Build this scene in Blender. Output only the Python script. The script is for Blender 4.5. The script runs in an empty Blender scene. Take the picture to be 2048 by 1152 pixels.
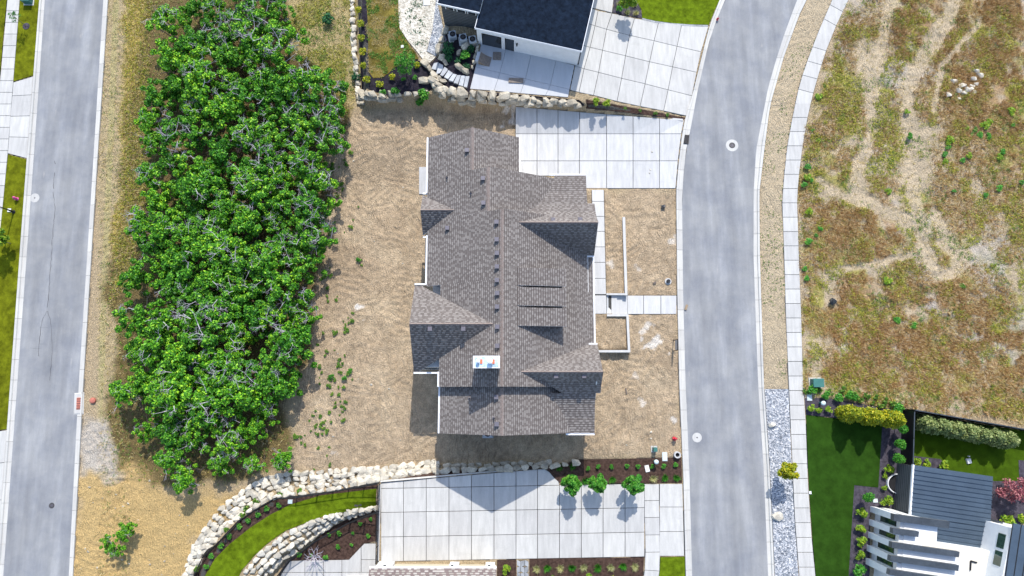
import bpy, bmesh, math, random
import numpy as np
from mathutils import Vector, Matrix
random.seed(7); RNG = np.random.default_rng(7)
S = bpy.context.scene
COL = S.collection
R = math.radians

# ------------------------------------------------------------------ camera, sky, sun, exposure
F = 1365.0; TILT = R(8.5); DIST = 68.25
HC = DIST * math.cos(TILT); Y0 = -DIST * math.sin(TILT)
cam = bpy.data.cameras.new('camera'); cam.sensor_width = 36.0; cam.lens = F / 2048.0 * 36.0
cam.clip_end = 3000.0
co = bpy.data.objects.new('camera', cam); COL.objects.link(co)
co.location = (0, Y0, HC); co.rotation_euler = (TILT, 0, 0)
S.camera = co
SUN_DIR = Vector((0.135, 1.0, 1.06 * math.hypot(1, .135))).normalized()   # towards the sun
world = bpy.data.worlds.new('World'); S.world = world; world.use_nodes = True
wn = world.node_tree; wn.nodes.clear()
sky = wn.nodes.new('ShaderNodeTexSky'); sky.sky_type = 'NISHITA'; sky.sun_disc = False
sky.sun_elevation = math.asin(SUN_DIR.z); sky.sun_rotation = math.atan2(SUN_DIR.x, SUN_DIR.y)
bg = wn.nodes.new('ShaderNodeBackground'); bg.inputs[1].default_value = 0.15
wo = wn.nodes.new('ShaderNodeOutputWorld')
wn.links.new(sky.outputs[0], bg.inputs[0]); wn.links.new(bg.outputs[0], wo.inputs[0])
sl = bpy.data.lights.new('sun', 'SUN'); sl.energy = 2.7; sl.angle = R(0.5); sl.color = (1, .965, .9)
so = bpy.data.objects.new('sun', sl); COL.objects.link(so)
so.rotation_euler = (-SUN_DIR).to_track_quat('-Z', 'Y').to_euler(); so.location = (0, 60, 90)
S.view_settings.view_transform = 'Standard'; S.view_settings.look = 'None'
S.view_settings.exposure = 0.98; S.view_settings.gamma = 1.0

# ------------------------------------------------------------------ photo pixel -> place
def ray(px, py):
    x = (px - 1024) / F; y = (576 - py) / F
    return x, y * math.cos(TILT) + math.sin(TILT), y * math.sin(TILT) - math.cos(TILT)
def W(px, py, z=0.0):
    dx, dy, dz = ray(px, py); t = (z - HC) / dz
    return dx * t, Y0 + dy * t
def Wz(px, py, z=0.0):
    x, y = W(px, py, z); return Vector((x, y, z))

def ss(a, b, x):
    t = np.clip((x - a) / (b - a), 0, 1); return t * t * (3 - 2 * t)
def inside(poly, x, y):
    r = np.zeros(np.shape(x), bool); n = len(poly)
    for i in range(n):
        x0, y0 = poly[i]; x1, y1 = poly[(i + 1) % n]
        if y0 == y1: continue
        c = ((y0 > y) != (y1 > y)) & (x < (x1 - x0) * (y - y0) / (y1 - y0) + x0)
        r ^= c
    return r
def sdf(poly, x, y):                                   # > 0 inside
    d = np.full(np.shape(x), 1e9); n = len(poly)
    for i in range(n):
        x0, y0 = poly[i]; x1, y1 = poly[(i + 1) % n]
        ex, ey = x1 - x0, y1 - y0; L = ex * ex + ey * ey + 1e-9
        t = np.clip(((x - x0) * ex + (y - y0) * ey) / L, 0, 1)
        d = np.minimum(d, np.hypot(x - x0 - t * ex, y - y0 - t * ey))
    return np.where(inside(poly, x, y), d, -d)
_lat = RNG.random((256, 256))
def vnoise(x, y, s, o=0):
    x = np.asarray(x) / s + 37.3 * o + 500; y = np.asarray(y) / s + 91.7 * o + 500
    xi = np.floor(x).astype(int); yi = np.floor(y).astype(int); fx = x - xi; fy = y - yi
    fx = fx * fx * (3 - 2 * fx); fy = fy * fy * (3 - 2 * fy)
    g = lambda i, j: _lat[i & 255, j & 255]
    return (g(xi, yi) * (1 - fx) + g(xi + 1, yi) * fx) * (1 - fy) + (g(xi, yi + 1) * (1 - fx) + g(xi + 1, yi + 1) * fx) * fy
def fbm(x, y, s, o=0, n=4):
    r = 0; a = .5; t = 0
    for i in range(n): r = r + a * vnoise(x, y, s / 2 ** i, o + 3 * i); t += a; a *= .55
    return r / t
def wp(pts, z): return [W(p[0], p[1], z) for p in pts]

P_TOP = wp([(709, -140), (712, 60), (724, 190), (790, 195), (850, 190), (885, 196), (940, 206), (1040, 212), (1170, 219), (1374, 240), (1480, -140)], 1.1)
P_BOT = wp([(1385, 917), (1160, 921), (1130, 934), (1000, 940), (875, 947), (760, 962), (640, 987), (552, 997), (505, 1023), (440, 1078), (392, 1152), (370, 1230), (1385, 1230)], -1)
P_LOW = wp([(756, 1016), (700, 1032), (640, 1058), (605, 1092), (560, 1122), (525, 1160), (510, 1240), (756, 1240)], -1.8)
P_PAD = wp([(1000, 380), (1213, 380), (1240, 432), (1247, 436), (1253, 591), (1255, 700), (1190, 703), (1000, 703)], 0)
def hb(x, y):
    b = 6 * ss(-10., -14., y)
    t = np.clip((b - x) / 9.0, 0, 1); lot = -2.2 * t * t * (3 - 2 * t)
    lot = lot * (1 - .4 * ss(11., 17., y) * ss(-30., -18., x))
    lot = lot - 2.2 * ss(-17., -40., x)
    lot = lot + .35 * ss(30., 45., x) * ss(-8., 2., y)
    zt = (.5 + 1.4 * ss(-9., -4.5, x)) * np.clip((17.5 - x) / 10.5, 0, 1)
    lot = lot + (zt - lot) * ss(-.55, .55, sdf(P_TOP, x, y))
    xw = W(757.5, 1050, -.8)[0] - .2
    zb = np.where(x > xw, -.85 * np.clip((15 - x) / 26, 0, 1), -1.5)
    lot = lot + (zb - lot) * ss(-1.0, .4, sdf(P_BOT, x, y))
    lot = lot + (-2.6 - lot) * ss(-.9, .4, sdf(P_LOW, x, y)) * (x < xw)
    sx0, sy1 = W(1223, 590.5, .3); sy0 = W(1223, 629, .3)[1]
    lot = lot + (.55 - lot) * ss(-.25, .25, sdf(P_PAD, x, y)) * ~((x > sx0) & (y > sy0) & (y < sy1))
    return lot
RX0, RY0, RS = -64.0, -40.0, 0.16
_rx = np.arange(RX0, 64.01, RS); _ry = np.arange(RY0, 46.01, RS)
_gx, _gy = np.meshgrid(_rx, _ry, indexing='ij')
HMAP = hb(_gx, _gy)
def G(x, y):
    i = (x - RX0) / RS; j = (y - RY0) / RS
    i = min(max(i, 0), HMAP.shape[0] - 2.001); j = min(max(j, 0), HMAP.shape[1] - 2.001)
    a, b = int(i), int(j); fx, fy = i - a, j - b
    return float((HMAP[a, b] * (1 - fx) + HMAP[a + 1, b] * fx) * (1 - fy) + (HMAP[a, b + 1] * (1 - fx) + HMAP[a + 1, b + 1] * fx) * fy)
def U(px, py, up=0.0):
    """the ground point seen at a photo pixel (up = height of the seen point above the ground)"""
    dx, dy, dz = ray(px, py); lz = 3.0
    z = 3.0
    while z > -8:
        t = (z + up - HC) / dz; x = dx * t; y = Y0 + dy * t
        if G(x, y) >= z: break
        z -= .12
    a, b = z, z + .12
    for _ in range(8):
        m = (a + b) / 2; t = (m + up - HC) / dz; x = dx * t; y = Y0 + dy * t
        if G(x, y) >= m: a = m
        else: b = m
    return Vector((x, y, G(x, y)))

# ------------------------------------------------------------------ materials
def newmat(name):
    m = bpy.data.materials.new(name); m.use_nodes = True; nt = m.node_tree; nt.nodes.clear()
    o = nt.nodes.new('ShaderNodeOutputMaterial'); p = nt.nodes.new('ShaderNodeBsdfPrincipled')
    nt.links.new(p.outputs[0], o.inputs[0]); return m, nt, p, o
def N(nt, t, **kw):
    n = nt.nodes.new(t)
    for k, v in kw.items(): setattr(n, k, v)
    return n
def noise_node(nt, scale, detail=4, rough=.6, vec=None, stretch=None):
    tc = N(nt, 'ShaderNodeNewGeometry'); n = N(nt, 'ShaderNodeTexNoise')
    n.inputs['Scale'].default_value = scale; n.inputs['Detail'].default_value = detail; n.inputs['Roughness'].default_value = rough
    src = tc.outputs['Position']
    if stretch:
        mp = N(nt, 'ShaderNodeMapping'); mp.inputs['Scale'].default_value = stretch; nt.links.new(src, mp.inputs[0]); src = mp.outputs[0]
    nt.links.new(src, n.inputs['Vector']); return n.outputs['Fac']
def ramp(nt, fac, stops):
    r = N(nt, 'ShaderNodeValToRGB'); e = r.color_ramp.elements
    while len(e) > 1: e.remove(e[-1])
    e[0].position = stops[0][0]; e[0].color = (*stops[0][1], 1)
    for p, c in stops[1:]:
        q = e.new(p); q.color = (*c, 1)
    nt.links.new(fac, r.inputs[0]); return r.outputs[0]
def mixc(nt, a, b, fac, mode='MIX'):
    m = N(nt, 'ShaderNodeMix'); m.data_type = 'RGBA'; m.blend_type = mode
    if isinstance(fac, float): m.inputs[0].default_value = fac
    else: nt.links.new(fac, m.inputs[0])
    for k, v in ((6, a), (7, b)):
        if isinstance(v, tuple): m.inputs[k].default_value = (*v, 1)
        else: nt.links.new(v, m.inputs[k])
    return m.outputs[2]
def bump(nt, p, h, st=.4, dist=.05):
    b = N(nt, 'ShaderNodeBump'); b.inputs['Strength'].default_value = st; b.inputs['Distance'].default_value = dist
    nt.links.new(h, b.inputs['Height']); nt.links.new(b.outputs[0], p.inputs['Normal'])
def mat(name, col, rough=.8, var=.25, scale=2.0, fine=18.0, bumpst=.15, bdist=.02, metal=0.0, stretch=None, spec=.3, rand=0.0):
    m, nt, p, o = newmat(name)
    lo = tuple(c * (1 - var) for c in col); hi = tuple(min(1, c * (1 + var)) for c in col)
    a = ramp(nt, noise_node(nt, scale, 5, .65, stretch=stretch), [(.3, lo), (.7, hi)])
    f = ramp(nt, noise_node(nt, fine, 3, .7), [(.3, (1 - var * .8,) * 3), (.7, (1 + var * .5,) * 3)])
    c = mixc(nt, a, f, 1.0, 'MULTIPLY')
    if rand:
        oi = N(nt, 'ShaderNodeObjectInfo')
        rr = ramp(nt, oi.outputs['Random'], [(0, (1 - rand,) * 3), (1, (1 + rand,) * 3)])
        c = mixc(nt, c, rr, 1.0, 'MULTIPLY')
    nt.links.new(c, p.inputs['Base Color'])
    p.inputs['Roughness'].default_value = rough; p.inputs['Metallic'].default_value = metal
    p.inputs['Specular IOR Level'].default_value = spec
    if bumpst: bump(nt, p, noise_node(nt, fine, 4, .7), bumpst, bdist)
    return m
def attr_mat(name, fine=8.0, var=.38, rough=.95, bumpst=1.0, bdist=.16, fine2=40.0):
    m, nt, p, o = newmat(name)
    at = N(nt, 'ShaderNodeVertexColor'); at.layer_name = 'Col'
    f = ramp(nt, noise_node(nt, fine, 6, .7), [(.28, (1 - var,) * 3), (.72, (1 + var * .7,) * 3)])
    c = mixc(nt, at.outputs[0], f, 1.0, 'MULTIPLY')
    g = ramp(nt, noise_node(nt, fine2, 3, .7), [(.35, (.78,) * 3), (.65, (1.16,) * 3)])
    c = mixc(nt, c, g, 1.0, 'MULTIPLY')
    c = mixc(nt, c, (1.62, 1.55, 1.46), 1.0, 'MULTIPLY')
    nt.links.new(c, p.inputs['Base Color']); p.inputs['Roughness'].default_value = rough
    p.inputs['Specular IOR Level'].default_value = .1
    if bumpst:
        a = noise_node(nt, 3.4, 4, .65); a.node.inputs['Distortion'].default_value = 2.6
        b = noise_node(nt, fine, 5, .75)
        ad = N(nt, 'ShaderNodeMath'); ad.operation = 'MULTIPLY_ADD'; ad.inputs[1].default_value = 1.6; nt.links.new(a, ad.inputs[0]); nt.links.new(b, ad.inputs[2])
        ge = N(nt, 'ShaderNodeNewGeometry'); w = N(nt, 'ShaderNodeTexWave'); w.inputs['Scale'].default_value = 1.15; w.inputs['Distortion'].default_value = 16; w.inputs['Detail'].default_value = 3; w.inputs['Detail Scale'].default_value = .55; w.inputs['Detail Roughness'].default_value = .55
        nt.links.new(ge.outputs['Position'], w.inputs['Vector'])
        mk_ = ramp(nt, noise_node(nt, .55, 3, .6), [(.38, (.15,) * 3), (.6, (1, 1, 1))])
        wm = N(nt, 'ShaderNodeMath'); wm.operation = 'MULTIPLY'; nt.links.new(w.outputs['Fac'], wm.inputs[0]); nt.links.new(mk_, wm.inputs[1])
        a2 = N(nt, 'ShaderNodeMath'); a2.operation = 'MULTIPLY_ADD'; a2.inputs[1].default_value = .55; nt.links.new(wm.outputs[0], a2.inputs[0]); nt.links.new(ad.outputs[0], a2.inputs[2])
        bump(nt, p, a2.outputs[0], bumpst, bdist)
    return m
def leaf_mat(name, stops, trans=.2, objvar=.25):
    m, nt, p, o = newmat(name)
    ge = N(nt, 'ShaderNodeNewGeometry'); oi = N(nt, 'ShaderNodeObjectInfo')
    c = ramp(nt, ge.outputs['Random Per Island'], stops)
    v = ramp(nt, oi.outputs['Random'], [(0, (1 - objvar, 1 - objvar * .6, 1 - objvar * .5)), (1, (1 + objvar, 1 + objvar * .6, 1))])
    c = mixc(nt, c, v, 1.0, 'MULTIPLY')
    nt.links.new(c, p.inputs['Base Color']); p.inputs['Roughness'].default_value = .55; p.inputs['Specular IOR Level'].default_value = .3
    t = N(nt, 'ShaderNodeBsdfTranslucent'); nt.links.new(c, t.inputs[0])
    mx = N(nt, 'ShaderNodeMixShader'); mx.inputs[0].default_value = trans
    nt.links.new(p.outputs[0], mx.inputs[1]); nt.links.new(t.outputs[0], mx.inputs[2]); nt.links.new(mx.outputs[0], o.inputs[0])
    return m
def asphalt(name, col, stretch):
    m, nt, p, o = newmat(name)
    a = ramp(nt, noise_node(nt, .55, 5, .6, stretch=stretch), [(.3, tuple(c * .82 for c in col)), (.52, col), (.75, tuple(c * 1.28 for c in col))])
    b = ramp(nt, noise_node(nt, .35, 6, .65), [(.35, (.84, .85, .88)), (.62, (1.12, 1.10, 1.06))])
    c = mixc(nt, a, b, 1.0, 'MULTIPLY')
    f = ramp(nt, noise_node(nt, 22, 4, .8), [(.3, (.86,) * 3), (.7, (1.12,) * 3)])
    c = mixc(nt, c, f, 1.0, 'MULTIPLY')
    d = ramp(nt, noise_node(nt, 1.3, 3, .5, stretch=(1, .25, 1)), [(.70, (0, 0, 0)), (.8, (1, 1, 1))])
    dd = N(nt, 'ShaderNodeMath'); dd.operation = 'MULTIPLY'; dd.inputs[1].default_value = .3; nt.links.new(d, dd.inputs[0])
    c = mixc(nt, c, (.55, .5, .43), dd.outputs[0])
    nt.links.new(c, p.inputs['Base Color']); p.inputs['Roughness'].default_value = .85; p.inputs['Specular IOR Level'].default_value = .25
    bump(nt, p, noise_node(nt, 30, 3, .8), .3, .02); return m
def concrete(name, col, var=.13, rand=.07, stains=.55):
    m, nt, p, o = newmat(name)
    a = ramp(nt, noise_node(nt, .9, 6, .65, stretch=(3.2, .5, 1)), [(.3, tuple(c * (1 - var) for c in col)), (.7, tuple(c * (1 + var) for c in col))])
    f = ramp(nt, noise_node(nt, 14, 5, .75), [(.3, (1 - var * .7,) * 3), (.7, (1 + var * .5,) * 3)])
    c = mixc(nt, a, f, 1.0, 'MULTIPLY')
    st = ramp(nt, noise_node(nt, .7, 6, .75, stretch=(.6, 1.6, 1)), [(.58, (0, 0, 0)), (.78, (1, 1, 1))])
    sm = N(nt, 'ShaderNodeMath'); sm.operation = 'MULTIPLY'; sm.inputs[1].default_value = stains; nt.links.new(st, sm.inputs[0])
    c = mixc(nt, c, tuple(q * .72 for q in col), sm.outputs[0])
    oi = N(nt, 'ShaderNodeObjectInfo')
    rr = ramp(nt, oi.outputs['Random'], [(0, (1 - rand, 1 - rand, 1 - rand * .8)), (1, (1 + rand,) * 3)])
    c = mixc(nt, c, rr, 1.0, 'MULTIPLY')
    nt.links.new(c, p.inputs['Base Color']); p.inputs['Roughness'].default_value = .85; p.inputs['Specular IOR Level'].default_value = .2
    bump(nt, p, noise_node(nt, 16, 5, .7), .15, .015); return m
def gravel(name, cols, scale):
    m, nt, p, o = newmat(name)
    ge = N(nt, 'ShaderNodeNewGeometry'); v = N(nt, 'ShaderNodeTexVoronoi'); v.inputs['Scale'].default_value = scale
    nt.links.new(ge.outputs['Position'], v.inputs['Vector'])
    sx = N(nt, 'ShaderNodeSeparateColor'); nt.links.new(v.outputs['Color'], sx.inputs[0])
    c = ramp(nt, sx.outputs[0], cols)
    f = ramp(nt, noise_node(nt, 1.2, 4, .6), [(.3, (.85,) * 3), (.7, (1.15,) * 3)])
    c = mixc(nt, c, f, 1.0, 'MULTIPLY')
    nt.links.new(c, p.inputs['Base Color']); p.inputs['Roughness'].default_value = .9
    bump(nt, p, v.outputs['Distance'], .9, .06); return m

M = {}
M['ground'] = attr_mat('bare_soil')
M['asphalt'] = asphalt('asphalt', (.235, .24, .25), (1.6, .2, 1))
M['concrete'] = concrete('pale_concrete', (.45, .437, .41))
M['concrete_new'] = concrete('new_white_concrete', (.475, .468, .455), .13, .05, .5)
M['concrete_patio'] = concrete('patio_concrete', (.46, .465, .475), .06, .03, .15)
M['kerb'] = concrete('kerb_concrete', (.47, .455, .42), .1, .08)
M['lawn_olive'] = mat('olive_lawn', (.125, .14, .006), .9, .5, 1.3, 25, .7, .1, spec=.04)
M['lawn_bright'] = mat('bright_lawn', (.105, .155, .006), .9, .5, 1.6, 25, .7, .1, spec=.04)
M['turf'] = mat('artificial_turf', (.022, .058, .006), .9, .32, .9, 30, .6, .06, spec=.04)
M['turf_back'] = mat('back_turf', (.045, .085, .004), .9, .35, .8, 30, .6, .06, spec=.04)
M['lawn_patchy'] = mat('patchy_lawn', (.19, .15, .035), .9, .6, .8, 14, .9, .12, spec=.04)
M['mulch'] = mat('brown_mulch', (.075, .046, .036), .95, .6, 4, 22, .9, .08, spec=.04)
M['mulch_dark'] = mat('dark_mulch', (.030, .026, .034), .95, .5, 3, 24, .9, .06, spec=.04)
M['mulch_grey'] = mat('grey_mulch', (.075, .066, .082), .95, .45, 3, 26, .9, .06, spec=.04)
M['gravel'] = gravel('grey_gravel', [(0, (.10, .11, .13)), (.45, (.26, .28, .31)), (.8, (.42, .42, .43)), (1, (.62, .6, .58))], 9)
M['gravel_pale'] = gravel('pale_gravel', [(0, (.30, .26, .2)), (.4, (.5, .46, .38)), (1, (.66, .62, .54))], 8)
M['rock'] = mat('pale_boulder_stone', (.42, .37, .285), .9, .35, 1.6, 9, .6, .06, rand=.28)
M['rock_white'] = mat('white_boulder_stone', (.52, .475, .39), .9, .28, 1.6, 9, .5, .05, rand=.22)
M['white'] = mat('white_paint', (.74, .74, .74), .6, .05, 2, 10, .03)
M['stucco'] = mat('white_stucco', (.72, .72, .71), .8, .06, 1.5, 30, .1)
M['wall_light'] = mat('light_siding', (.58, .57, .55), .8, .08, 1, 20, .1)
M['siding_dark'] = mat('dark_grey_siding', (.10, .105, .11), .7, .12, 1.5, 20, .1)
M['roof_navy'] = mat('dark_blue_membrane', (.008, .014, .026), .9, .5, 2.2, 26, .5, .03, spec=.05)
M['metal_roof'] = mat('blue_grey_metal_roof', (.075, .105, .14), .45, .12, .8, 10, .05, metal=.35)
M['metal_cap'] = mat('grey_metal_cap', (.05, .06, .072), .5, .25, .9, 6, .1, metal=.1)
M['membrane'] = mat('cream_roof_membrane', (.62, .58, .5), .8, .16, .7, 9, .1)
M['black'] = mat('black_metal', (.02, .02, .022), .5, .2, 3, 20, .05, metal=.3)
M['dark'] = mat('dark_void', (.012, .012, .014), .8, .2)
M['glass'] = mat('dark_glass', (.02, .025, .03), .08, .1, 1, 5, 0, spec=.8)
M['glass_green'] = mat('reflecting_glass', (.02, .05, .03), .05, .3, .8, 3, 0, spec=.9)
M['sheath'] = mat('roof_sheathing', (.16, .14, .125), .9, .15)
M['ridge_cap'] = mat('ridge_cap_shingle', (.22, .175, .155), .9, .25, 5, 20, .2)
M['vent'] = mat('roof_vent_metal', (.14, .13, .15), .5, .1, metal=.2)
M['white_gutter'] = mat('white_gutter', (.75, .76, .78), .5, .05)
M['bark'] = mat('grey_brown_bark', (.16, .13, .11), .9, .3, 6, 25, .5)
M['twig'] = mat('bleached_dead_twig', (.44, .405, .45), .9, .25, 8, 30, .1)
M['wood'] = mat('weathered_wood', (.30, .22, .14), .85, .25, 5, 30, .3)
M['wood_grey'] = mat('brown_ply', (.22, .18, .15), .85, .25, 5, 30, .3)
M['iron'] = mat('cast_iron', (.075, .07, .07), .6, .25, 6, 30, .3, metal=.4)
M['red'] = mat('hydrant_red', (.50, .03, .05), .45, .1)
M['pink'] = mat('faded_pink_paint', (.62, .10, .28), .5, .1)
M['rust'] = mat('rusty_inlet_iron', (.42, .14, .10), .8, .3, 4, 20, .3)
M['green_box'] = mat('green_utility_paint', (.045, .15, .13), .5, .1)
M['teal_lid'] = mat('pale_utility_lid', (.52, .62, .62), .7, .08)
M['blue_sheet'] = mat('blue_white_wrap', (.45, .58, .68), .6, .45, 3, 14, .4)
M['orange'] = mat('orange_pipe_collar', (.62, .16, .08), .6, .1)
M['plastic_black'] = mat('black_plastic', (.008, .009, .012), .25, .2, 6, 20, .5, .05, spec=.6)
M['ac_grey'] = mat('grey_ac_cabinet', (.40, .42, .44), .5, .1)
M['cream'] = mat('cream_garage_door', (.52, .46, .34), .6, .08)
M['paver'] = mat('grey_paver', (.30, .31, .32), .85, .25, 3, 20, .2, rand=.25)
M['stone_step'] = mat('grey_stone_step', (.42, .43, .44), .85, .2, 2, 14, .3, rand=.2)
M['oak_leaf'] = leaf_mat('oak_leaf', [(0, (.012, .075, .004)), (.45, (.045, .20, .008)), (.8, (.14, .40, .016)), (1, (.34, .58, .03))], .12, .4)
M['green_leaf'] = leaf_mat('bright_green_leaf', [(0, (.02, .14, .012)), (.6, (.05, .24, .02)), (1, (.16, .36, .04))], .18, .2)
M['yellow_leaf'] = leaf_mat('yellow_green_leaf', [(0, (.10, .17, .01)), (.55, (.30, .34, .012)), (1, (.58, .48, .02))], .18, .2)
M['lime_leaf'] = leaf_mat('lime_leaf', [(0, (.05, .16, .01)), (.5, (.16, .30, .015)), (1, (.36, .42, .03))], .18, .15)
M['sage_leaf'] = leaf_mat('sage_leaf', [(0, (.07, .12, .035)), (.5, (.20, .26, .085)), (1, (.40, .44, .18))], .18, .15)
M['pink_leaf'] = leaf_mat('pink_maple_leaf', [(0, (.12, .02, .04)), (.5, (.32, .09, .12)), (1, (.55, .25, .24))], .18, .15)
M['dark_leaf'] = leaf_mat('dark_evergreen_leaf', [(0, (.01, .05, .02)), (.6, (.02, .12, .05)), (1, (.06, .2, .06))], .25, .2)
M['dry_leaf'] = leaf_mat('dry_brown_grass', [(0, (.24, .125, .035)), (.5, (.46, .27, .10)), (.85, (.60, .42, .20)), (1, (.74, .62, .40))], .18, 0)
M['straw_leaf'] = leaf_mat('straw_grass', [(0, (.32, .23, .06)), (.5, (.55, .43, .15)), (1, (.76, .66, .40))], .18, 0)
M['olive_leaf'] = leaf_mat('olive_weed', [(0, (.12, .16, .012)), (.5, (.31, .33, .03)), (1, (.60, .54, .07))], .18, 0)
M['weed_leaf'] = leaf_mat('green_weed', [(0, (.03, .11, .012)), (.5, (.09, .22, .02)), (1, (.26, .36, .05))], .18, .25)
M['pale_grass'] = leaf_mat('pale_ornamental_grass', [(0, (.22, .26, .08)), (.5, (.45, .46, .2)), (1, (.66, .62, .4))], .18, .15)

def shingle_mat(name, stops):
    m, nt, p, o = newmat(name)
    at = N(nt, 'ShaderNodeVertexColor'); at.layer_name = 'Col'
    sx = N(nt, 'ShaderNodeSeparateColor'); nt.links.new(at.outputs[0], sx.inputs[0])
    c = ramp(nt, sx.outputs[0], stops)
    f = ramp(nt, noise_node(nt, 35, 3, .8), [(.3, (.82,) * 3), (.7, (1.15,) * 3)])
    c = mixc(nt, c, f, 1.0, 'MULTIPLY')
    g = ramp(nt, noise_node(nt, .5, 4, .6), [(.3, (.92,) * 3), (.7, (1.07,) * 3)])
    c = mixc(nt, c, g, 1.0, 'MULTIPLY')
    nt.links.new(c, p.inputs['Base Color']); p.inputs['Roughness'].default_value = .9; p.inputs['Specular IOR Level'].default_value = .15
    return m
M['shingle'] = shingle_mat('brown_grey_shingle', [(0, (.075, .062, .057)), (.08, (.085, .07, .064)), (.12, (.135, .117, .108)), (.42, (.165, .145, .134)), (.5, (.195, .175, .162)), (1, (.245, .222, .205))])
M['shingle_mix'] = shingle_mat('mottled_shingle', [(0, (.13, .10, .10)), (.35, (.22, .17, .15)), (.6, (.32, .29, .25)), (1, (.42, .38, .34))])

# ------------------------------------------------------------------ mesh helpers
ORG = {}
ORD = 'first second third fourth fifth sixth seventh eighth ninth tenth eleventh twelfth thirteenth fourteenth fifteenth sixteenth seventeenth eighteenth nineteenth twentieth'.split()
class MB:
    def __init__(s): s.v = []; s.f = []; s.c = None
    def poly(s, pts):
        n = len(s.v); s.v += [tuple(p) for p in pts]; s.f.append(tuple(range(n, n + len(pts)))); return s
    def prism(s, pts, z0, z1):
        """pts (x,y); z0/z1 numbers or lists"""
        n = len(pts); a = sum(pts[i][0] * pts[(i + 1) % n][1] - pts[(i + 1) % n][0] * pts[i][1] for i in range(n))
        idx = list(range(n)) if a > 0 else list(range(n))[::-1]
        g = lambda z, i: z[i] if isinstance(z, (list, tuple)) else z
        b = len(s.v)
        s.v += [(pts[i][0], pts[i][1], g(z0, i)) for i in idx] + [(pts[i][0], pts[i][1], g(z1, i)) for i in idx]
        s.f.append(tuple(b + i for i in reversed(range(n)))); s.f.append(tuple(b + n + i for i in range(n)))
        for i in range(n): j = (i + 1) % n; s.f.append((b + i, b + j, b + n + j, b + n + i))
        return s
    def box(s, c, d, rz=0.0, taper=1.0):
        x, y, z = d[0] / 2, d[1] / 2, d[2] / 2; cs, sn = math.cos(rz), math.sin(rz); b = len(s.v)
        for k in (-1, 1):
            t = taper if k > 0 else 1
            for i, j in ((-1, -1), (1, -1), (1, 1), (-1, 1)):
                px, py = i * x * t, j * y * t; s.v.append((c[0] + px * cs - py * sn, c[1] + px * sn + py * cs, c[2] + k * z))
        for f in ((3, 2, 1, 0), (4, 5, 6, 7), (0, 1, 5, 4), (1, 2, 6, 5), (2, 3, 7, 6), (3, 0, 4, 7)): s.f.append(tuple(b + i for i in f))
        return s
    def bar(s, p, q, w, h=None):
        """rectangular bar from p to q"""
        return s.tube(p, q, w / 1.414, w / 1.414, 4)
    def tube(s, p, q, r0, r1, n=6):
        p = Vector(p); q = Vector(q); d = (q - p)
        if d.length < 1e-6: return s
        d.normalize(); a = d.orthogonal().normalized(); c = d.cross(a); b = len(s.v)
        for o, r in ((p, r0), (q, r1)):
            for i in range(n):
                t = 2 * math.pi * (i + .5) / n; s.v.append(tuple(o + (a * math.cos(t) + c * math.sin(t)) * r))
        for i in range(n): j = (i + 1) % n; s.f.append((b + i, b + j, b + n + j, b + n + i))
        s.f.append(tuple(b + i for i in reversed(range(n)))); s.f.append(tuple(b + n + i for i in range(n)))
        return s
    def lathe(s, c, prof, n=20):
        """prof: list of (r,z); closed top and bottom"""
        b = len(s.v)
        for r, z in prof:
            for i in range(n): t = 2 * math.pi * i / n; s.v.append((c[0] + r * math.cos(t), c[1] + r * math.sin(t), c[2] + z))
        for k in range(len(prof) - 1):
            for i in range(n):
                j = (i + 1) % n; s.f.append((b + k * n + i, b + k * n + j, b + (k + 1) * n + j, b + (k + 1) * n + i))
        s.f.append(tuple(b + i for i in reversed(range(n)))); m = b + (len(prof) - 1) * n
        s.f.append(tuple(m + i for i in range(n))); return s
    def mesh(s, name, m, off=Vector((0, 0, 0)), smooth=False):
        me = bpy.data.meshes.new(name)
        me.from_pydata([(v[0] - off[0], v[1] - off[1], v[2] - off[2]) for v in s.v], [], s.f)
        me.materials.append(M[m] if isinstance(m, str) else m)
        if s.c is not None:
            ca = me.color_attributes.new('Col', 'FLOAT_COLOR', 'POINT')
            a = np.ones((len(s.v), 4), np.float32); a[:, 0] = s.c; a[:, 1] = s.c; a[:, 2] = s.c; ca.data.foreach_set('color', a.ravel())
        if smooth:
            for p in me.polygons: p.use_smooth = True
        return me
    def build(s, name, m, parent=None, smooth=False, at=None, kind=None):
        if parent is not None: off = ORG[parent]
        elif at is not None: off = Vector(at)
        else:
            a = np.array(s.v); off = Vector(((a[:, 0].min() + a[:, 0].max()) / 2, (a[:, 1].min() + a[:, 1].max()) / 2, a[:, 2].min()))
        o = bpy.data.objects.new(name, s.mesh(name, m, off, smooth)); COL.objects.link(o)
        if parent is not None: o.parent = parent
        else: o.location = off
        ORG[o] = off
        if kind: o['kind'] = kind
        return o
def tag(o, label=None, cat=None, group=None, kind=None):
    if label: o['label'] = label
    if cat: o['category'] = cat
    if group: o['group'] = group
    if kind: o['kind'] = kind
    return o
def thing(name, loc, label=None, cat=None, group=None, kind=None):
    o = bpy.data.objects.new(name, None); COL.objects.link(o); o.location = loc; o.empty_display_size = .3
    ORG[o] = Vector(loc); return tag(o, label, cat, group, kind)
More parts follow.
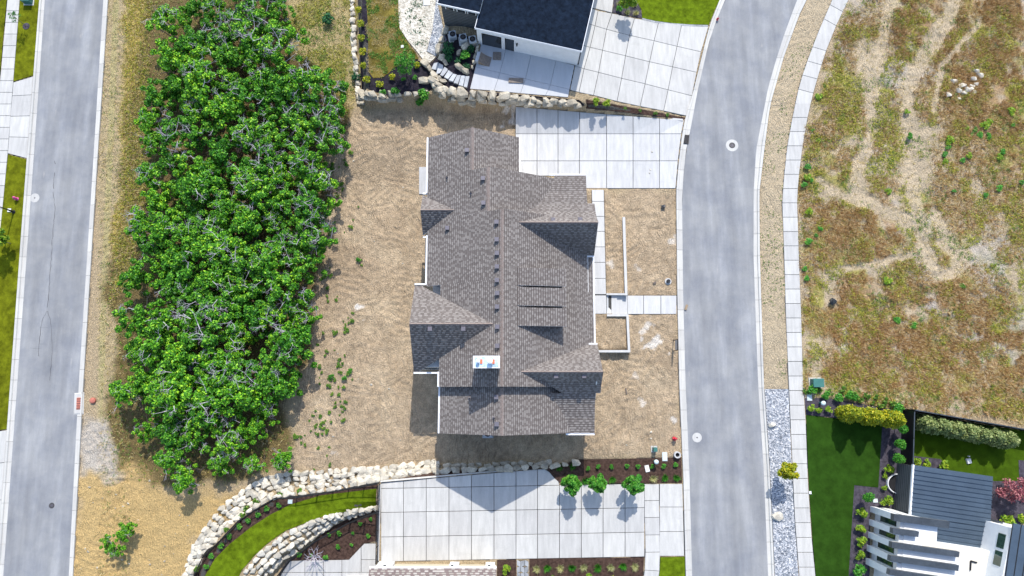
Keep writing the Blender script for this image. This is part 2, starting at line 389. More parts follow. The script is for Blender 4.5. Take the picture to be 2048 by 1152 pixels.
def npmesh(name, v, f, m, cols=None):
    me = bpy.data.meshes.new(name); nv, nf, k = len(v), len(f), f.shape[1]
    me.vertices.add(nv); me.vertices.foreach_set('co', np.ascontiguousarray(v, np.float32).ravel())
    me.loops.add(nf * k); me.loops.foreach_set('vertex_index', np.ascontiguousarray(f, np.int32).ravel())
    me.polygons.add(nf); me.polygons.foreach_set('loop_start', np.arange(0, nf * k, k, dtype=np.int32))
    me.update(calc_edges=True); me.validate()
    me.materials.append(M[m] if isinstance(m, str) else m)
    if cols is not None:
        ca = me.color_attributes.new('Col', 'FLOAT_COLOR', 'POINT')
        a = np.ones((nv, 4), np.float32); a[:, :3] = cols; ca.data.foreach_set('color', a.ravel())
    return me
def stamp(proto, name, loc, rz=0, sc=1.0, label=None, cat=None, group=None):
    """proto: a mesh, or a list of (part name, mesh, [sub parts])"""
    scv = (sc, sc, sc) if isinstance(sc, (int, float)) else sc
    if isinstance(proto, bpy.types.Mesh):
        o = bpy.data.objects.new(name, proto); COL.objects.link(o)
    else:
        o = bpy.data.objects.new(name, None); COL.objects.link(o); o.empty_display_size = .3
        def add(lst, par):
            for it in lst:
                c = bpy.data.objects.new(it[0], it[1]); COL.objects.link(c); c.parent = par
                if len(it) > 2: add(it[2], c)
        add(proto, o)
    o.location = loc; o.rotation_euler = (0, 0, rz); o.scale = scv
    return tag(o, label, cat, group)

FLAT = []                                           # world polygons where the soil lies smooth below a sheet
def inset(poly, g):
    n = len(poly); a = sum(poly[i][0] * poly[(i + 1) % n][1] - poly[(i + 1) % n][0] * poly[i][1] for i in range(n))
    sg = 1 if a > 0 else -1; out = []
    for i in range(n):
        p0, p1, p2 = Vector(poly[i - 1]), Vector(poly[i]), Vector(poly[(i + 1) % n])
        d1 = (p1 - p0).normalized(); d2 = (p2 - p1).normalized()
        n1 = Vector((-d1.y, d1.x)) * sg; n2 = Vector((-d2.y, d2.x)) * sg
        b = (n1 + n2); L = max(.35, b.length_squared / 2); out.append(tuple(p1 + b / (2 * L) * g if b.length > .1 else p1))
    return out
def slab(parent, px, zo=.05, m='concrete', g=.045, th=.16, name='slab', world=False):
    w = [tuple(p) if world else tuple(U(*p)[:2]) for p in px]; FLAT.append(w)
    q = inset(w, g); z = [G(*p) + zo for p in q]
    # shallow rounded edge: a narrower top over a wider body
    t = inset(q, .02); b = MB(); n = len(q)
    b.prism(q, [k - th for k in z], [k - .012 for k in z])
    b.f.pop(1)
    a = sum(q[i][0] * q[(i + 1) % n][1] - q[(i + 1) % n][0] * q[i][1] for i in range(n)); idx = list(range(n)) if a > 0 else list(range(n))[::-1]
    k0 = len(b.v); b.v += [(t[i][0], t[i][1], z[i]) for i in idx]; b.f.append(tuple(k0 + i for i in range(n)))
    for i in range(n): j = (i + 1) % n; b.f.append((n + i, n + j, k0 + j, k0 + i))
    return b.build(name, m, parent)
def lerp(a, b, t): return tuple(a[i] + (b[i] - a[i]) * t for i in range(len(a)))
def slab_grid(parent, lines, **kw):
    """lines: rows of photo points; one slab per cell"""
    for r in range(len(lines) - 1):
        for c in range(len(lines[r]) - 1):
            slab(parent, [lines[r][c], lines[r][c + 1], lines[r + 1][c + 1], lines[r + 1][c]], **kw)
def pl(poly, y):
    """x on a polyline of (x,y) at y"""
    if y <= poly[0][1]: a, b = poly[0], poly[1]
    elif y >= poly[-1][1]: a, b = poly[-2], poly[-1]
    else:
        for a, b in zip(poly, poly[1:]):
            if a[1] <= y <= b[1]: break
    return a[0] + (b[0] - a[0]) * (y - a[1]) / (b[1] - a[1])
def sheet(name, px, m, zo=.03, step=1.0, world=False, kind='structure', parent=None, label=None):
    w = [tuple(p) if world else tuple(U(*p)[:2]) for p in px]; FLAT.append(w)
    bm = bmesh.new(); vs = [bm.verts.new((p[0], p[1], 0)) for p in w]; bm.faces.new(vs)
    xs = [p[0] for p in w]; ys = [p[1] for p in w]
    for ax, lo, hi in ((0, min(xs), max(xs)), (1, min(ys), max(ys))):
        t = lo + step
        while t < hi:
            no = (1, 0, 0) if ax == 0 else (0, 1, 0); c = (t, 0, 0) if ax == 0 else (0, t, 0)
            bmesh.ops.bisect_plane(bm, geom=bm.verts[:] + bm.edges[:] + bm.faces[:], plane_co=c, plane_no=no); t += step
    bmesh.ops.triangulate(bm, faces=bm.faces[:]); bm.normal_update()
    for f in bm.faces:
        if f.normal.z < 0: f.normal_flip()
    for v in bm.verts: v.co.z = G(v.co.x, v.co.y) + zo
    me = bpy.data.meshes.new(name); bm.to_mesh(me); bm.free(); me.materials.append(M[m])
    o = bpy.data.objects.new(name, me); COL.objects.link(o); ORG[o] = Vector((0, 0, 0))
    if parent: o.parent = parent
    elif kind: o['kind'] = kind
    if label: o['label'] = label
    return o
def strip(name, L, Rr, ys, m, zo=.03, nx=6, kind='structure'):
    """sheet between two photo polylines that run down the picture"""
    b = MB(); rows = []
    for y in ys:
        a = U(pl(L, y), y); c = U(pl(Rr, y), y); rows.append([lerp(a, c, i / nx) for i in range(nx + 1)])
    for r in rows:
        for p in r: b.v.append((p[0], p[1], G(p[0], p[1]) + zo))
    k = nx + 1
    for r in range(len(rows) - 1):
        for i in range(nx): b.f.append((r * k + i, (r + 1) * k + i, (r + 1) * k + i + 1, r * k + i + 1))
    FLAT.append([r[0][:2] for r in rows] + [r[-1][:2] for r in reversed(rows)])
    o = b.build(name, m, at=(0, 0, 0)); o['kind'] = kind; return o
def kerb(name, inner, outer, y0, y1, step, label):
    """kerb and gutter in cast lengths; inner edge meets the asphalt"""
    par = thing(name, (0, 0, 0), kind='structure', label=label)
    y = y0; prof = ((0, .035), (.58, .02), (.66, .14), (.97, .15), (1.0, .13), (1.0, -.12))
    while y < y1 - 1:
        ya, yb = y, min(y + step, y1); b = MB(); sec = []
        for yy in (ya, (ya + yb) / 2, yb):
            a = U(pl(inner, yy), yy); c = U(pl(outer, yy), yy); sec.append((a, c))
        d = (sec[-1][0] - sec[0][0]); d.normalize(); sec[0] = (sec[0][0] + d * .012, sec[0][1] + d * .012); sec[-1] = (sec[-1][0] - d * .012, sec[-1][1] - d * .012)
        for a, c in sec:
            for t, h in prof:
                p = a.lerp(c, t); b.v.append((p.x, p.y, G(p.x, p.y) + h))
        k = len(prof)
        flip = sec[0][1].x > sec[0][0].x
        for r in range(len(sec) - 1):
            for i in range(k - 1):
                q = (r * k + i, (r + 1) * k + i, (r + 1) * k + i + 1, r * k + i + 1); b.f.append(q if flip else q[::-1])
        b.f.append(tuple(range(k))); b.f.append(tuple((len(sec) - 1) * k + i for i in reversed(range(k))))
        b.build('kerb_length', 'kerb', par)
        FLAT.append([sec[0][0][:2], sec[0][1][:2], sec[-1][1][:2], sec[-1][0][:2]])
        y += step
    return par
def frange(a, b, s):
    r = []
    while a < b: r.append(a); a += s
    return r + [b]

# ------------------------------------------------------------------ streets, kerbs, pavements
LL = [(92, -60), (90, 0), (63, 384), (35, 768), (7, 1152), (2, 1230)]; LR = [(211, -60), (207, 0), (183, 384), (158, 768), (138, 1152), (133, 1230)]
LLo = [(83, -60), (80, 0), (50, 384), (22, 768), (-6, 1152), (-11, 1230)]; LRo = [(221, -60), (217, 0), (192, 384), (168, 768), (147, 1152), (142, 1230)]
YS = frange(-60, 1230, 43)
road_l = strip('road', LL, LR, YS, 'asphalt'); road_l['label'] = 'straight grey asphalt street left of the oak thicket'
kerb('kerb', LL, LLo, -60, 1230, 41, 'pale concrete kerb on the lawn side of the left street')
kerb('kerb', LR, LRo, -60, 1230, 47, 'pale concrete kerb on the thicket side of the left street')
RL = [(1480, -60), (1450, 0), (1432, 43), (1417, 87), (1394, 187), (1382, 253), (1372, 300), (1367, 347), (1364, 400), (1366, 584), (1371, 768), (1379, 955), (1384, 1152), (1386, 1230)]
RR = [(1622, -60), (1594, 0), (1569, 67), (1551, 123), (1536, 176), (1521, 253), (1512, 300), (1507, 384), (1507, 517), (1516, 768), (1527, 935), (1536, 1152), (1540, 1230)]
RLo = [(1470, -60), (1439, 0), (1419, 50), (1384, 192), (1371, 233), (1364, 267), (1356, 333), (1352, 384), (1354, 584), (1358, 768), (1366, 955), (1371, 1152), (1373, 1230)]
RRo = [(1640, -60), (1613, 0), (1598, 30), (1566, 117), (1539, 213), (1529, 290), (1518, 384), (1519, 517), (1527, 768), (1538, 935), (1548, 1152), (1552, 1230)]
road_r = strip('road', RL, RR, YS, 'asphalt'); road_r['label'] = 'curving grey asphalt street in front of the brown roofed house'
kerb('kerb', RL, RLo, -60, 1230, 40, 'concrete kerb and gutter on the house side of the curving street')
kerb('kerb', RR, RRo, -60, 1230, 44, 'concrete kerb and gutter on the field side of the curving street')
SL = [(1689, -60), (1664, 0), (1639, 57), (1616, 117), (1599, 167), (1586, 227), (1574, 293), (1568, 350), (1564, 400), (1568, 517), (1572, 651), (1577, 768), (1583, 901), (1589, 1035), (1598, 1152), (1604, 1230)]
SR = [(1722, -60), (1697, 0), (1673, 50), (1649, 110), (1628, 180), (1614, 240), (1604, 300), (1598, 350), (1594, 400), (1598, 517), (1603, 651), (1606, 768), (1611, 835), (1616, 968), (1624, 1085), (1631, 1152), (1637, 1230)]
pv = thing('pavement', (0, 0, 0), kind='structure', label='curving concrete pavement between street and weedy field')
y = -46.0
while y < 1200:
    s = 28 + .0015 * y
    # joints run across the walk, a little tilted at the top bend
    k = 14 if y < 60 else (8 if y < 200 else 0)
    slab(pv, [(pl(SL, y), y), (pl(SR, y + k), y + k), (pl(SR, y + s + k), y + s + k), (pl(SL, y + s), y + s)], m='concrete'); y += s
pv2 = thing('pavement', (0, 0, 0), kind='structure', label='concrete pavement along the far left lawn')
A0 = [(17, -60), (15, 0), (0, 165), (-8, 307), (-30, 480)]; A1 = [(42, -60), (40, 0), (27, 165), (16, 307), (0, 480)]
y = -48.0
while y < 470:
    slab(pv2, [(pl(A0, y), y), (pl(A1, y), y), (pl(A1, y + 23.3), y + 23.3), (pl(A0, y + 23.3), y + 23.3)], m='concrete'); y += 23.3
ap = thing('driveway', (0, 0, 0), kind='structure', label='flared concrete driveway apron on the far left')
EL = lambda y: pl(LLo, y) - 1
apr = [(27, 165, EL(153), 153), (25, 192, EL(190), 190), (21, 233, EL(232), 232), (18.5, 274, EL(275), 275), (16, 307, EL(317), 317)]
slab_grid(ap, [[(a, b), (c, d)] for a, b, c, d in apr], m='concrete')
ap2 = thing('driveway', (0, 0, 0), kind='structure', label='concrete driveway corner at the lower left edge')
slab_grid(ap2, [[(-40, 868), (EL(860), 860)], [(-40, 930), (EL(925), 925)], [(-40, 1000), (EL(1000), 1000)], [(-40, 1075), (EL(1075), 1075)], [(-40, 1160), (EL(1160), 1160)]], m='concrete')
sheet('lawn', [(A1[0][0] + .5, -60), (40.5, 0), (27.5, 163), (EL(151), 151), (EL(0), 0), (EL(-60), -60)], 'lawn_olive', .05, label='olive lawn strip by the left street, upper part')
sheet('lawn', [(16.5, 309), (EL(319), 319), (EL(600), 600), (EL(858), 858), (-45, 866), (-45, 600), (-25, 470), (0, 470)], 'lawn_olive', .05, label='olive lawn strip by the left street, lower part')
sheet('lawn', [(-60, -60), (16, -60), (14, 0), (-1, 165), (-60, 165)], 'lawn_olive', .05, label='lawn corner beyond the far left pavement')
# cracks in the left street: thin open seams filled dark
def crack(par, pts, w=.05):
    b = MB(); P = [U(*p) for p in pts]; prev = None
    L = []
    for a, c in zip(P, P[1:]):
        n = max(2, int((c - a).length / .35))
        for i in range(n): q = a.lerp(c, i / n); L.append(Vector((q.x + random.uniform(-.05, .05), q.y, 0)))
    for i, q in enumerate(L):
        ww = w * random.uniform(.4, 1.1) / 2
        for sgn in (-1, 1): b.v.append((q.x + sgn * ww, q.y + sgn * ww * .3, G(q.x, q.y) + .034))
        if i: k = 2 * i; b.f.append((k - 2, k - 1, k + 1, k)[::-1])
    b.build('crack', 'iron', par)
for pts in ([(107, 384), (111, 420), (105, 480), (101, 545), (97, 600), (95, 622)], [(95, 622), (84, 640), (79, 690), (77, 720)], [(95, 622), (102, 640), (105, 690), (102, 740), (98, 768)],
            [(73, 633), (82, 631)], [(80, 655), (104, 655)], [(77, 688), (103, 688)], [(109, 322), (115, 335)], [(109, 345), (107, 384)], [(60, 696), (90, 698)]): crack(road_l, pts)

# ------------------------------------------------------------------ driveways and paved areas
d1 = thing('driveway', (0, 0, 0), kind='structure', label='bright new concrete driveway beside the brown roofed house')
xs = [1031, 1074, 1116, 1159, 1213, 1266, 1319]
def d1top(x): return 213 + (x - 1031) * .083
for r, (ya, yb) in enumerate(((None, 268), (268, 322), (322, 377))):
    for i in range(7):
        xa = xs[i]; xb = xs[i + 1] if i < 6 else None
        e = lambda yy: pl(RLo, yy) - 1.5
        y0 = lambda x: d1top(x) if r == 0 else ya
        if i == 6: p = [(xa, y0(xa)), (e(y0(1368)), y0(1368)), (e(yb), yb), (xa, yb)]
        elif r == 2 and i < 3: p = [(xa if i else 1031, ya), (xb, ya), (xb, 352), (xa if i else 1031, 352)]
        else: p = [(xa, y0(xa)), (xb, y0(xb)), (xb, yb), (xa, yb)]
        slab(d1, p, m='concrete_new', g=.05)
kw = MB()   # low kerb wall along its upper edge
a = [Vector((*W(px, py, .3), 0)) for px, py in ((1160, 221.5), (1230, 228), (1300, 234), (1367, 240))]; b_ = [Vector((*W(px, py, .3), 0)) for px, py in ((1160, 218), (1230, 224.5), (1300, 230.5), (1367, 236.5))]
for i in range(3): kw.prism([a[i][:2], a[i + 1][:2], b_[i + 1][:2], b_[i][:2]], -.3, [.42 - .1 * i, .32 - .1 * i, .32 - .1 * i, .42 - .1 * i])
tag(kw.build('kerb_wall', 'concrete_new'), 'low white concrete kerb wall edging the bright new driveway', 'kerb wall')
pad = thing('patio', (0, 0, 0), kind='structure', label='small white concrete pad behind the brown roofed house')
slab(pad, [(838, 334), (866, 334), (866, 389), (838, 389)], m='concrete_new', zo=.1)
d2 = thing('driveway', (0, 0, 0), kind='structure', label='stained concrete driveway of the dark roofed house at the top')
L0 = [(1176, 14), (1196, 22), (1224, 27), (1269, 37), (1317, 45), (1363, 50), (1417, 53)]
L1 = [(1171, 46), (1190, 52), (1213, 59), (1259, 71), (1308, 82), (1354, 93), (1402, 104)]
L2 = [(1163, 90), (1180, 95), (1205, 101), (1251, 112), (1299, 124), (1345, 134), (1393, 145)]
L3 = [(1150, 132), (1168, 138), (1197, 145), (1243, 157), (1290, 168), (1336, 180), (1384, 192)]
L4 = [(1140, 180), (1158, 185), (1187, 191), (1234, 203), (1280, 213), (1327, 222), (1373, 232)]
slab_grid(d2, [L0, L1, L2, L3, L4], m='concrete', g=.045)
slab(d2, [(1180, -40), (1232, -40), (1224, 26), (1176, 14)], m='concrete')
pt = thing('patio', (0, 0, 0), kind='structure', label='shaded concrete patio behind the dark roofed house')
T0 = [(962, 88), (1012, 98), (1062, 109), (1112, 121), (1149, 131)]; T1 = [(951, 134), (1000, 146), (1051, 158), (1101, 170), (1139, 179)]
T2 = [(940, 178), (988, 182), (1041, 187), (1091, 191), (1136, 195)]
slab_grid(pt, [T0, T1, T2], m='concrete_patio', g=.022)
d3 = thing('driveway', (0, 0, 0), kind='structure', label='wide concrete driveway of the lower neighbour crossed by a long pointed shadow')
cx = [762, 807, 852.5, 898, 943, 988, 1032, 1075, 1119, 1162.6, 1206, 1250, 1289]
def rowy(k, x): return (977, 1025, 1074, 1123)[k] - (x - 762) * .0185
def top3(x): return 965 - (x - 762) * .0855
for c in range(12):
    xa, xb = cx[c], cx[c + 1]
    for k in range(3): slab(d3, [(xa, rowy(k, xa)), (xb, rowy(k, xb)), (xb, rowy(k + 1, xb)), (xa, rowy(k + 1, xa))], m='concrete', g=.05)
    if xb <= 1076: slab(d3, [(xa, top3(xa)), (xb, top3(xb)), (xb, rowy(0, xb)), (xa, rowy(0, xa))], m='concrete', g=.05)
slab(d3, [(1075, 938.5), (1090, 938), (1099, 944), (1108, 955), (1117, 963), (1119, 970.5), (1075, 971)], m='concrete', g=.05)
sw = [(1288.5, 968, 1318, 968), (1288.7, 1001.4, 1318.4, 1001), (1289, 1035, 1319, 1034.7), (1290, 1070, 1319.5, 1069.7), (1290.5, 1104.5, 1320, 1104), (1289, 1140, 1319, 1142), (1283, 1185, 1312, 1190)]
pv3 = thing('pavement', (0, 0, 0), kind='structure', label='narrow pavement crossing the lower driveway')
slab_grid(pv3, [[(a, b), (c, d)] for a, b, c, d in sw], m='concrete', g=.045)
ap3 = thing('driveway', (0, 0, 0), kind='structure', label='driveway apron between narrow pavement and curving street at the bottom')
ee = lambda yy: pl(RLo, yy) - 1.5
slab_grid(ap3, [[(1319, yy), (ee(yy), yy)] for yy in (967.5, 1014, 1063, 1112)], m='concrete', g=.045)
# raised kerb of the lower driveway
kb = MB(); pts = [(762, 963.5), (860, 955), (960, 946.5), (1060, 938)]
A = [U(*p) for p in pts]; B = [U(p[0], p[1] - 3) for p in pts]
for i in range(3): kb.prism([A[i][:2], A[i + 1][:2], B[i + 1][:2], B[i][:2]], -2, [G(*q[:2]) + (.34 - .11 * j) for q, j in ((A[i], i), (A[i + 1], i + 1), (B[i + 1], i + 1), (B[i], i))])
tag(kb.build('kerb_wall', 'concrete'), 'long low concrete kerb wall above the lower driveway', 'kerb wall')
pt2 = thing('patio', (0, 0, 0), kind='structure', label='lower concrete patio at the foot of the fenced terrace')
for q in ([(577, 1121.5), (610, 1120.5), (610, 1145), (562, 1145)], [(610, 1120.5), (647, 1120), (647, 1145), (610, 1145)], [(647, 1120), (684, 1119.5), (684, 1144.6), (647, 1145)],
          [(684, 1119.5), (698, 1119), (722.5, 1093), (722.5, 1119), (722.5, 1144.6), (684, 1144.6)], [(722.5, 1093), (728.6, 1087), (752, 1087), (752, 1119), (722.5, 1119)], [(722.5, 1119), (752, 1119), (752, 1144.6), (722.5, 1144.6)],
          [(562, 1145), (610, 1145), (610, 1200), (545, 1200)], [(610, 1145), (647, 1145), (647, 1200), (610, 1200)], [(647, 1145), (684, 1145), (684, 1200), (647, 1200)], [(684, 1144.6), (752, 1144.6), (752, 1200), (684, 1200)]):
    slab(pt2, q, m='concrete', g=.045)
# front walk and steps
fw = thing('path', (0, 0, 0), kind='structure', label='white concrete front walk along the house and out to the street')
vy = [380, 403, 433, 463, 494, 525, 557, 589]
for a, b in zip(vy, vy[1:]): slab(fw, [(1183 + (a - 376) * .026, a), (1207.5 + (a - 376) * .022, a), (1207.5 + (b - 376) * .022, b), (1183 + (b - 376) * .026, b)], m='concrete_new', zo=.06)
slab(fw, [(1189, 590.5), (1213, 590.5), (1213, 628), (1189, 628)], m='concrete_new', zo=.06)
slab(fw, [(1213, 590.5), (1223, 590.5), (1223, 628), (1213, 628)], m='concrete_new', zo=.06)
for a, b in ((1255, 1287), (1287, 1321.5), (1321.5, 1353)): slab(fw, [(a, 591), (b, 591), (b, 628.5), (a, 628.5)], m='concrete_new', zo=.06)
for i in range(3):
    x0 = 1223 + i * 10.5; z1 = .56 - .15 * (i + .4); b = MB(); p = [W(x0, 591, z1), W(x0 + 11 if i < 2 else 1255, 591, z1), W(x0 + 11 if i < 2 else 1255, 628.3, z1), W(x0, 628.3, z1)]
    FLAT.append(p); b.prism(p, -.3, z1); b.build('step', 'concrete_new', fw)
def lowwall(px, zt, label, name='garden_wall'):
    w = [W(p[0], p[1], zt) for p in px]; b = MB(); b.prism(w, -.6, zt); return b
g1 = thing('garden_wall', U(1250, 590), 'white L-shaped garden wall beside the upper front planter', 'garden wall')
lowwall([(1245, 434), (1250.3, 434), (1255, 590.5), (1250, 590.5)], .8, '').build('wall_run', 'concrete_new', g1)
lowwall([(1213, 586.5), (1249.9, 586.5), (1250, 590), (1213, 590)], .795, '').build('wall_run', 'concrete_new', g1)
g2 = thing('garden_wall', U(1257, 632), 'white garden wall boxing in the lower front planter', 'garden wall')
lowwall([(1214, 628.5), (1257, 628.5), (1257, 632.5), (1214, 632.5)], .8, '').build('wall_run', 'concrete_new', g2)
lowwall([(1252.6, 632.6), (1257.2, 632.6), (1260.6, 700), (1256, 700)], .795, '').build('wall_run', 'concrete_new', g2)
lowwall([(1197, 700.1), (1260.8, 700.1), (1260.8, 704.6), (1197, 704.6)], .8, '').build('wall_run', 'concrete_new', g2)
# white fin of ground beside the house: narrow threshold strip
# ------------------------------------------------------------------ lawns, beds, gravel
e2 = lambda yy: pl(RLo, yy) - 1.5
sheet('lawn', [(1284, 36), (1310, 42), (1340, 46), (1380, 49), (e2(50), 50), (e2(20), 20), (e2(-40), -40), (1262, -40), (1274, 5), (1283, 20)], 'lawn_bright', .05, label='bright lawn corner at the top by the curving street')
ed = thing('kerb_wall', (0, 0, 0), 'thin paved edging between top lawn and stained driveway', 'edging')
epts = [(1284, 36.5), (1310, 42.5), (1340, 46.5), (1380, 49.5), (1416, 50.5)]
for i in range(4):
    for j in range(3):
        a, b = lerp(epts[i], epts[i + 1], j / 3), lerp(epts[i], epts[i + 1], (j + 1) / 3); slab(ed, [a, b, (b[0], b[1] + 3.5), (a[0], a[1] + 3.5)], zo=.07, m='paver', g=.01, name='edging_block')
sheet('planting_bed', [(1232, -40), (1225, 26), (1284, 37), (1282, 20), (1274, 5), (1262, -40)], 'mulch_grey', .035, label='grey mulch bed at the top of the stained driveway')
sheet('planting_bed', [(715, -60), (724, 186), (770, 190), (848, 186), (880, 168), (866, 140), (850, 126), (834, 120), (800, 60), (760, -60)], 'mulch_dark', .035, label='dark mulch bed with yellow shrubs behind the top house')
sheet('lawn', [(731, -60), (733, 0), (736, 50), (737, 110), (739, 146), (747, 157), (765, 155), (778, 147), (785, 138), (800, 130), (820, 120), (838, 118), (830, 104), (815, 85), (800, 60), (796, 0), (796, -60)], 'lawn_patchy', .07, label='patchy yellow lawn behind the top house')
sheet('path', [(797, -60), (797, 40), (800, 58), (816, 82), (831, 100), (845, 118), (860, 126), (872, 114), (853, 104), (865, 60), (872, 0), (872, -60)], 'gravel_pale', .075, label='pale gravel path behind the top house')
sheet('path', [(872, -60), (872, 0), (865, 60), (854, 103), (872, 113), (893, 80), (889, 66), (876, 12), (874, -60)], 'gravel', .06, label='shaded grey gravel strip by the dark grey wall')
sheet('planting_bed', [(889, 66), (893, 82), (878, 112), (892, 134), (930, 152), (944, 140), (956, 92), (952, 78)], 'mulch_dark', .045, label='dark sunken bed with ferns inside the curved boulders')
sheet('planting_bed', [(856, 132), (880, 108), (893, 82), (958, 92), (944, 178), (930, 183), (888, 176), (868, 160)], 'mulch_dark', .02, label='dark mulch around stone stairs and fern bed')
sheet('planting_bed', [(888, 180), (938, 181), (1040, 190), (1157, 200), (1170, 212), (1040, 207), (940, 201), (895, 190)], 'mulch_dark', .04, label='dark bed between patio and boulder wall')
sheet('planting_bed', [(1172, 199), (1300, 222), (1370, 235), (1370, 238), (1300, 231), (1172, 217)], 'mulch', .02, label='narrow planted strip between the two upper driveways')
FX = pl(RLo, 940) - 1.5
sheet('planting_bed', [(756, 963), (870, 944), (1000, 935), (1130, 928), (1160, 919), (1260, 917), (FX - 1, 915), (FX, 966), (1250, 966.5), (1124, 967), (1114, 961), (1102, 947), (1092, 937), (1071, 937), (960, 944), (860, 952)], 'mulch', .035, label='brown mulch bed with saplings above the lower driveway')
sheet('planting_bed', [(1059, 1117), (1288, 1114.5), (1286, 1150), (1280, 1200), (1059, 1200)], 'mulch', .035, label='brown mulch bed with small plants below the lower driveway')
sheet('planting_bed', [(994, 1119.5), (1032.5, 1119), (1032.5, 1200), (994, 1200)], 'mulch', .035, label='small mulch bed beside the paver path')
sheet('lawn', [(1320.5, 1114), (ee(1113) + .5, 1113), (ee(1200), 1200), (1313, 1200), (1319, 1142)], 'lawn_bright', .06, label='small bright lawn square at the bottom')
pp = thing('path', (0, 0, 0), kind='structure', label='grey herringbone paver path at the bottom')
for i in range(7):
    for j in range(3):
        x0 = 1033.6 + j * 8; y0 = 1119.5 + i * 12; o = 3 if (i + j) % 2 else 0
        slab(pp, [(x0, y0 + o), (x0 + 7.6, y0 + 4 - o), (x0 + 7.6, y0 + 15 - o), (x0, y0 + 11 + o)], zo=.05, m='paver', g=.015, name='paver')
lo_ = [(753, 977), (642, 990.5), (581.5, 1008.6), (541, 1029), (501, 1055), (460.7, 1087), (430.5, 1117), (410, 1152), (390, 1200)]
li_ = [(753, 1011), (712.5, 1019), (650, 1031), (612, 1045), (571.5, 1061), (537, 1085), (511, 1109), (485, 1139), (478, 1152), (455, 1200)]
sheet('lawn', lo_ + li_[::-1], 'lawn_bright', .06, step=.7, label='curved striped lawn inside the black fence')
sheet('planting_bed', [(756, 966), (630, 987), (548, 996), (511, 1018), (475, 1042), (444, 1076), (405, 1114), (388, 1150), (372, 1200), (392, 1200), (412, 1152), (432, 1117), (462, 1087), (503, 1055), (543, 1029), (583, 1009), (643, 991), (754, 978)], 'mulch', .04, step=.7, label='curved mulch strip with shrubs along the outer fence')
sheet('planting_bed', [(756, 1021), (712, 1031), (690, 1041), (650, 1062), (622, 1090), (590, 1112), (562, 1140), (577, 1121.5), (698, 1119), (728, 1087), (756, 1087)], 'mulch', .03, step=.7, label='brown mulch slope below the inner boulder terrace')
gy = frange(778, 1200, 40)
strip('gravel_verge', [(x + 1.5, y) for x, y in RRo], [(x - 1, y) for x, y in SL], gy, 'gravel', .04)['label'] = 'blue grey gravel verge beside the pavement'
sr = lambda yy: pl(SR, yy) + 1
sheet('lawn', [(sr(830), 830), (1764, 848), (1756, 975), (1708, 970), (1697, 1145), (1697, 1200), (sr(1200), 1200), (sr(1085), 1085), (sr(968), 968)], 'turf', .06, label='dark green turf lawn of the white modern house')
sheet('planting_bed', [(sr(796), 796), (1650, 796), (1808, 821), (1812, 935), (1800, 1040), (1740, 1012), (1738, 1200), (1690, 1200), (1708, 960), (1764, 850)], 'mulch_grey', .035, label='grey mulch bed wrapping the turf lawn')
b1 = MB(); 
sheet('planting_bed', [(sr(796), 796), (1650, 797), (1764, 846), (sr(829), 829)], 'mulch_grey', .038, label='grey mulch bed corner with three small shrubs')
sheet('lawn', [(1812, 824), (2110, 872), (2110, 1010), (1978, 1010), (1976, 968), (1812, 945)], 'turf_back', .06, label='fenced back lawn of the white modern house')
sheet('planting_bed', [(1812, 910), (1880, 918), (1900, 945), (1812, 940)], 'mulch_grey', .075, label='small bed with yellow shrubs against the metal roof')
sheet('planting_bed', [(2036, 920), (2110, 925), (2110, 1060), (2040, 1040)], 'mulch_grey', .08, label='grey bed at the right picture edge')
sheet('planting_bed', [(1815, 833), (2025, 868), (2025, 880), (1815, 848)], 'mulch_grey', .075, label='narrow bed under the row of fence shrubs')
sheet('planting_bed', [(1978, 962), (2038, 962), (2040, 1060), (1975, 1056)], 'mulch_grey', .078, label='grey bed under the pink maple')

# ------------------------------------------------------------------ ground
def px_of(x, y, z):
    ry, rz = y - Y0, z - HC
    d = ry * math.sin(TILT) - rz * math.cos(TILT); u = ry * math.cos(TILT) + rz * math.sin(TILT)
    return 1024 + F * x / d, 576 - F * u / d
GS = 0.145
gxs = np.arange(-58, 58.01, GS); gys = np.arange(-33, 40.01, GS)
X, Y = np.meshgrid(gxs, gys, indexing='ij'); Z = hb(X, Y)
PXX, PYY = px_of(X, Y, Z)
flat = np.zeros(X.shape, bool)
for w in FLAT:
    w = [(float(p[0]), float(p[1])) for p in w]
    ax = np.array(w); i0 = max(0, int((ax[:, 0].min() + 58) / GS) - 1); i1 = min(len(gxs), int((ax[:, 0].max() + 58) / GS) + 2)
    j0 = max(0, int((ax[:, 1].min() + 33) / GS) - 1); j1 = min(len(gys), int((ax[:, 1].max() + 33) / GS) + 2)
    if i0 < i1 and j0 < j1: flat[i0:i1, j0:j1] |= inside(w, X[i0:i1, j0:j1], Y[i0:i1, j0:j1])
def soft(poly, wob=14, edge=10, o=5):
    """soft mask of a photo region with an uneven border"""
    qx = PXX + (fbm(X, Y, 2.5, o) - .5) * 2 * wob; qy = PYY + (fbm(X, Y, 2.5, o + 1) - .5) * 2 * wob
    return ss(-edge, edge, sdf(poly, qx, qy))
def pathmask(pts, w, o=9, wob=6):
    qx = PXX + (fbm(X, Y, 2, o) - .5) * 2 * wob; qy = PYY + (fbm(X, Y, 2, o + 1) - .5) * 2 * wob; d = np.full(X.shape, 1e9)
    for (x0, y0), (x1, y1) in zip(pts, pts[1:]):
        ex, ey = x1 - x0, y1 - y0; t = np.clip(((qx - x0) * ex + (qy - y0) * ey) / (ex * ex + ey * ey), 0, 1)
        d = np.minimum(d, np.hypot(qx - x0 - t * ex, qy - y0 - t * ey))
    return 1 - ss(w * .6, w * 1.25, d)
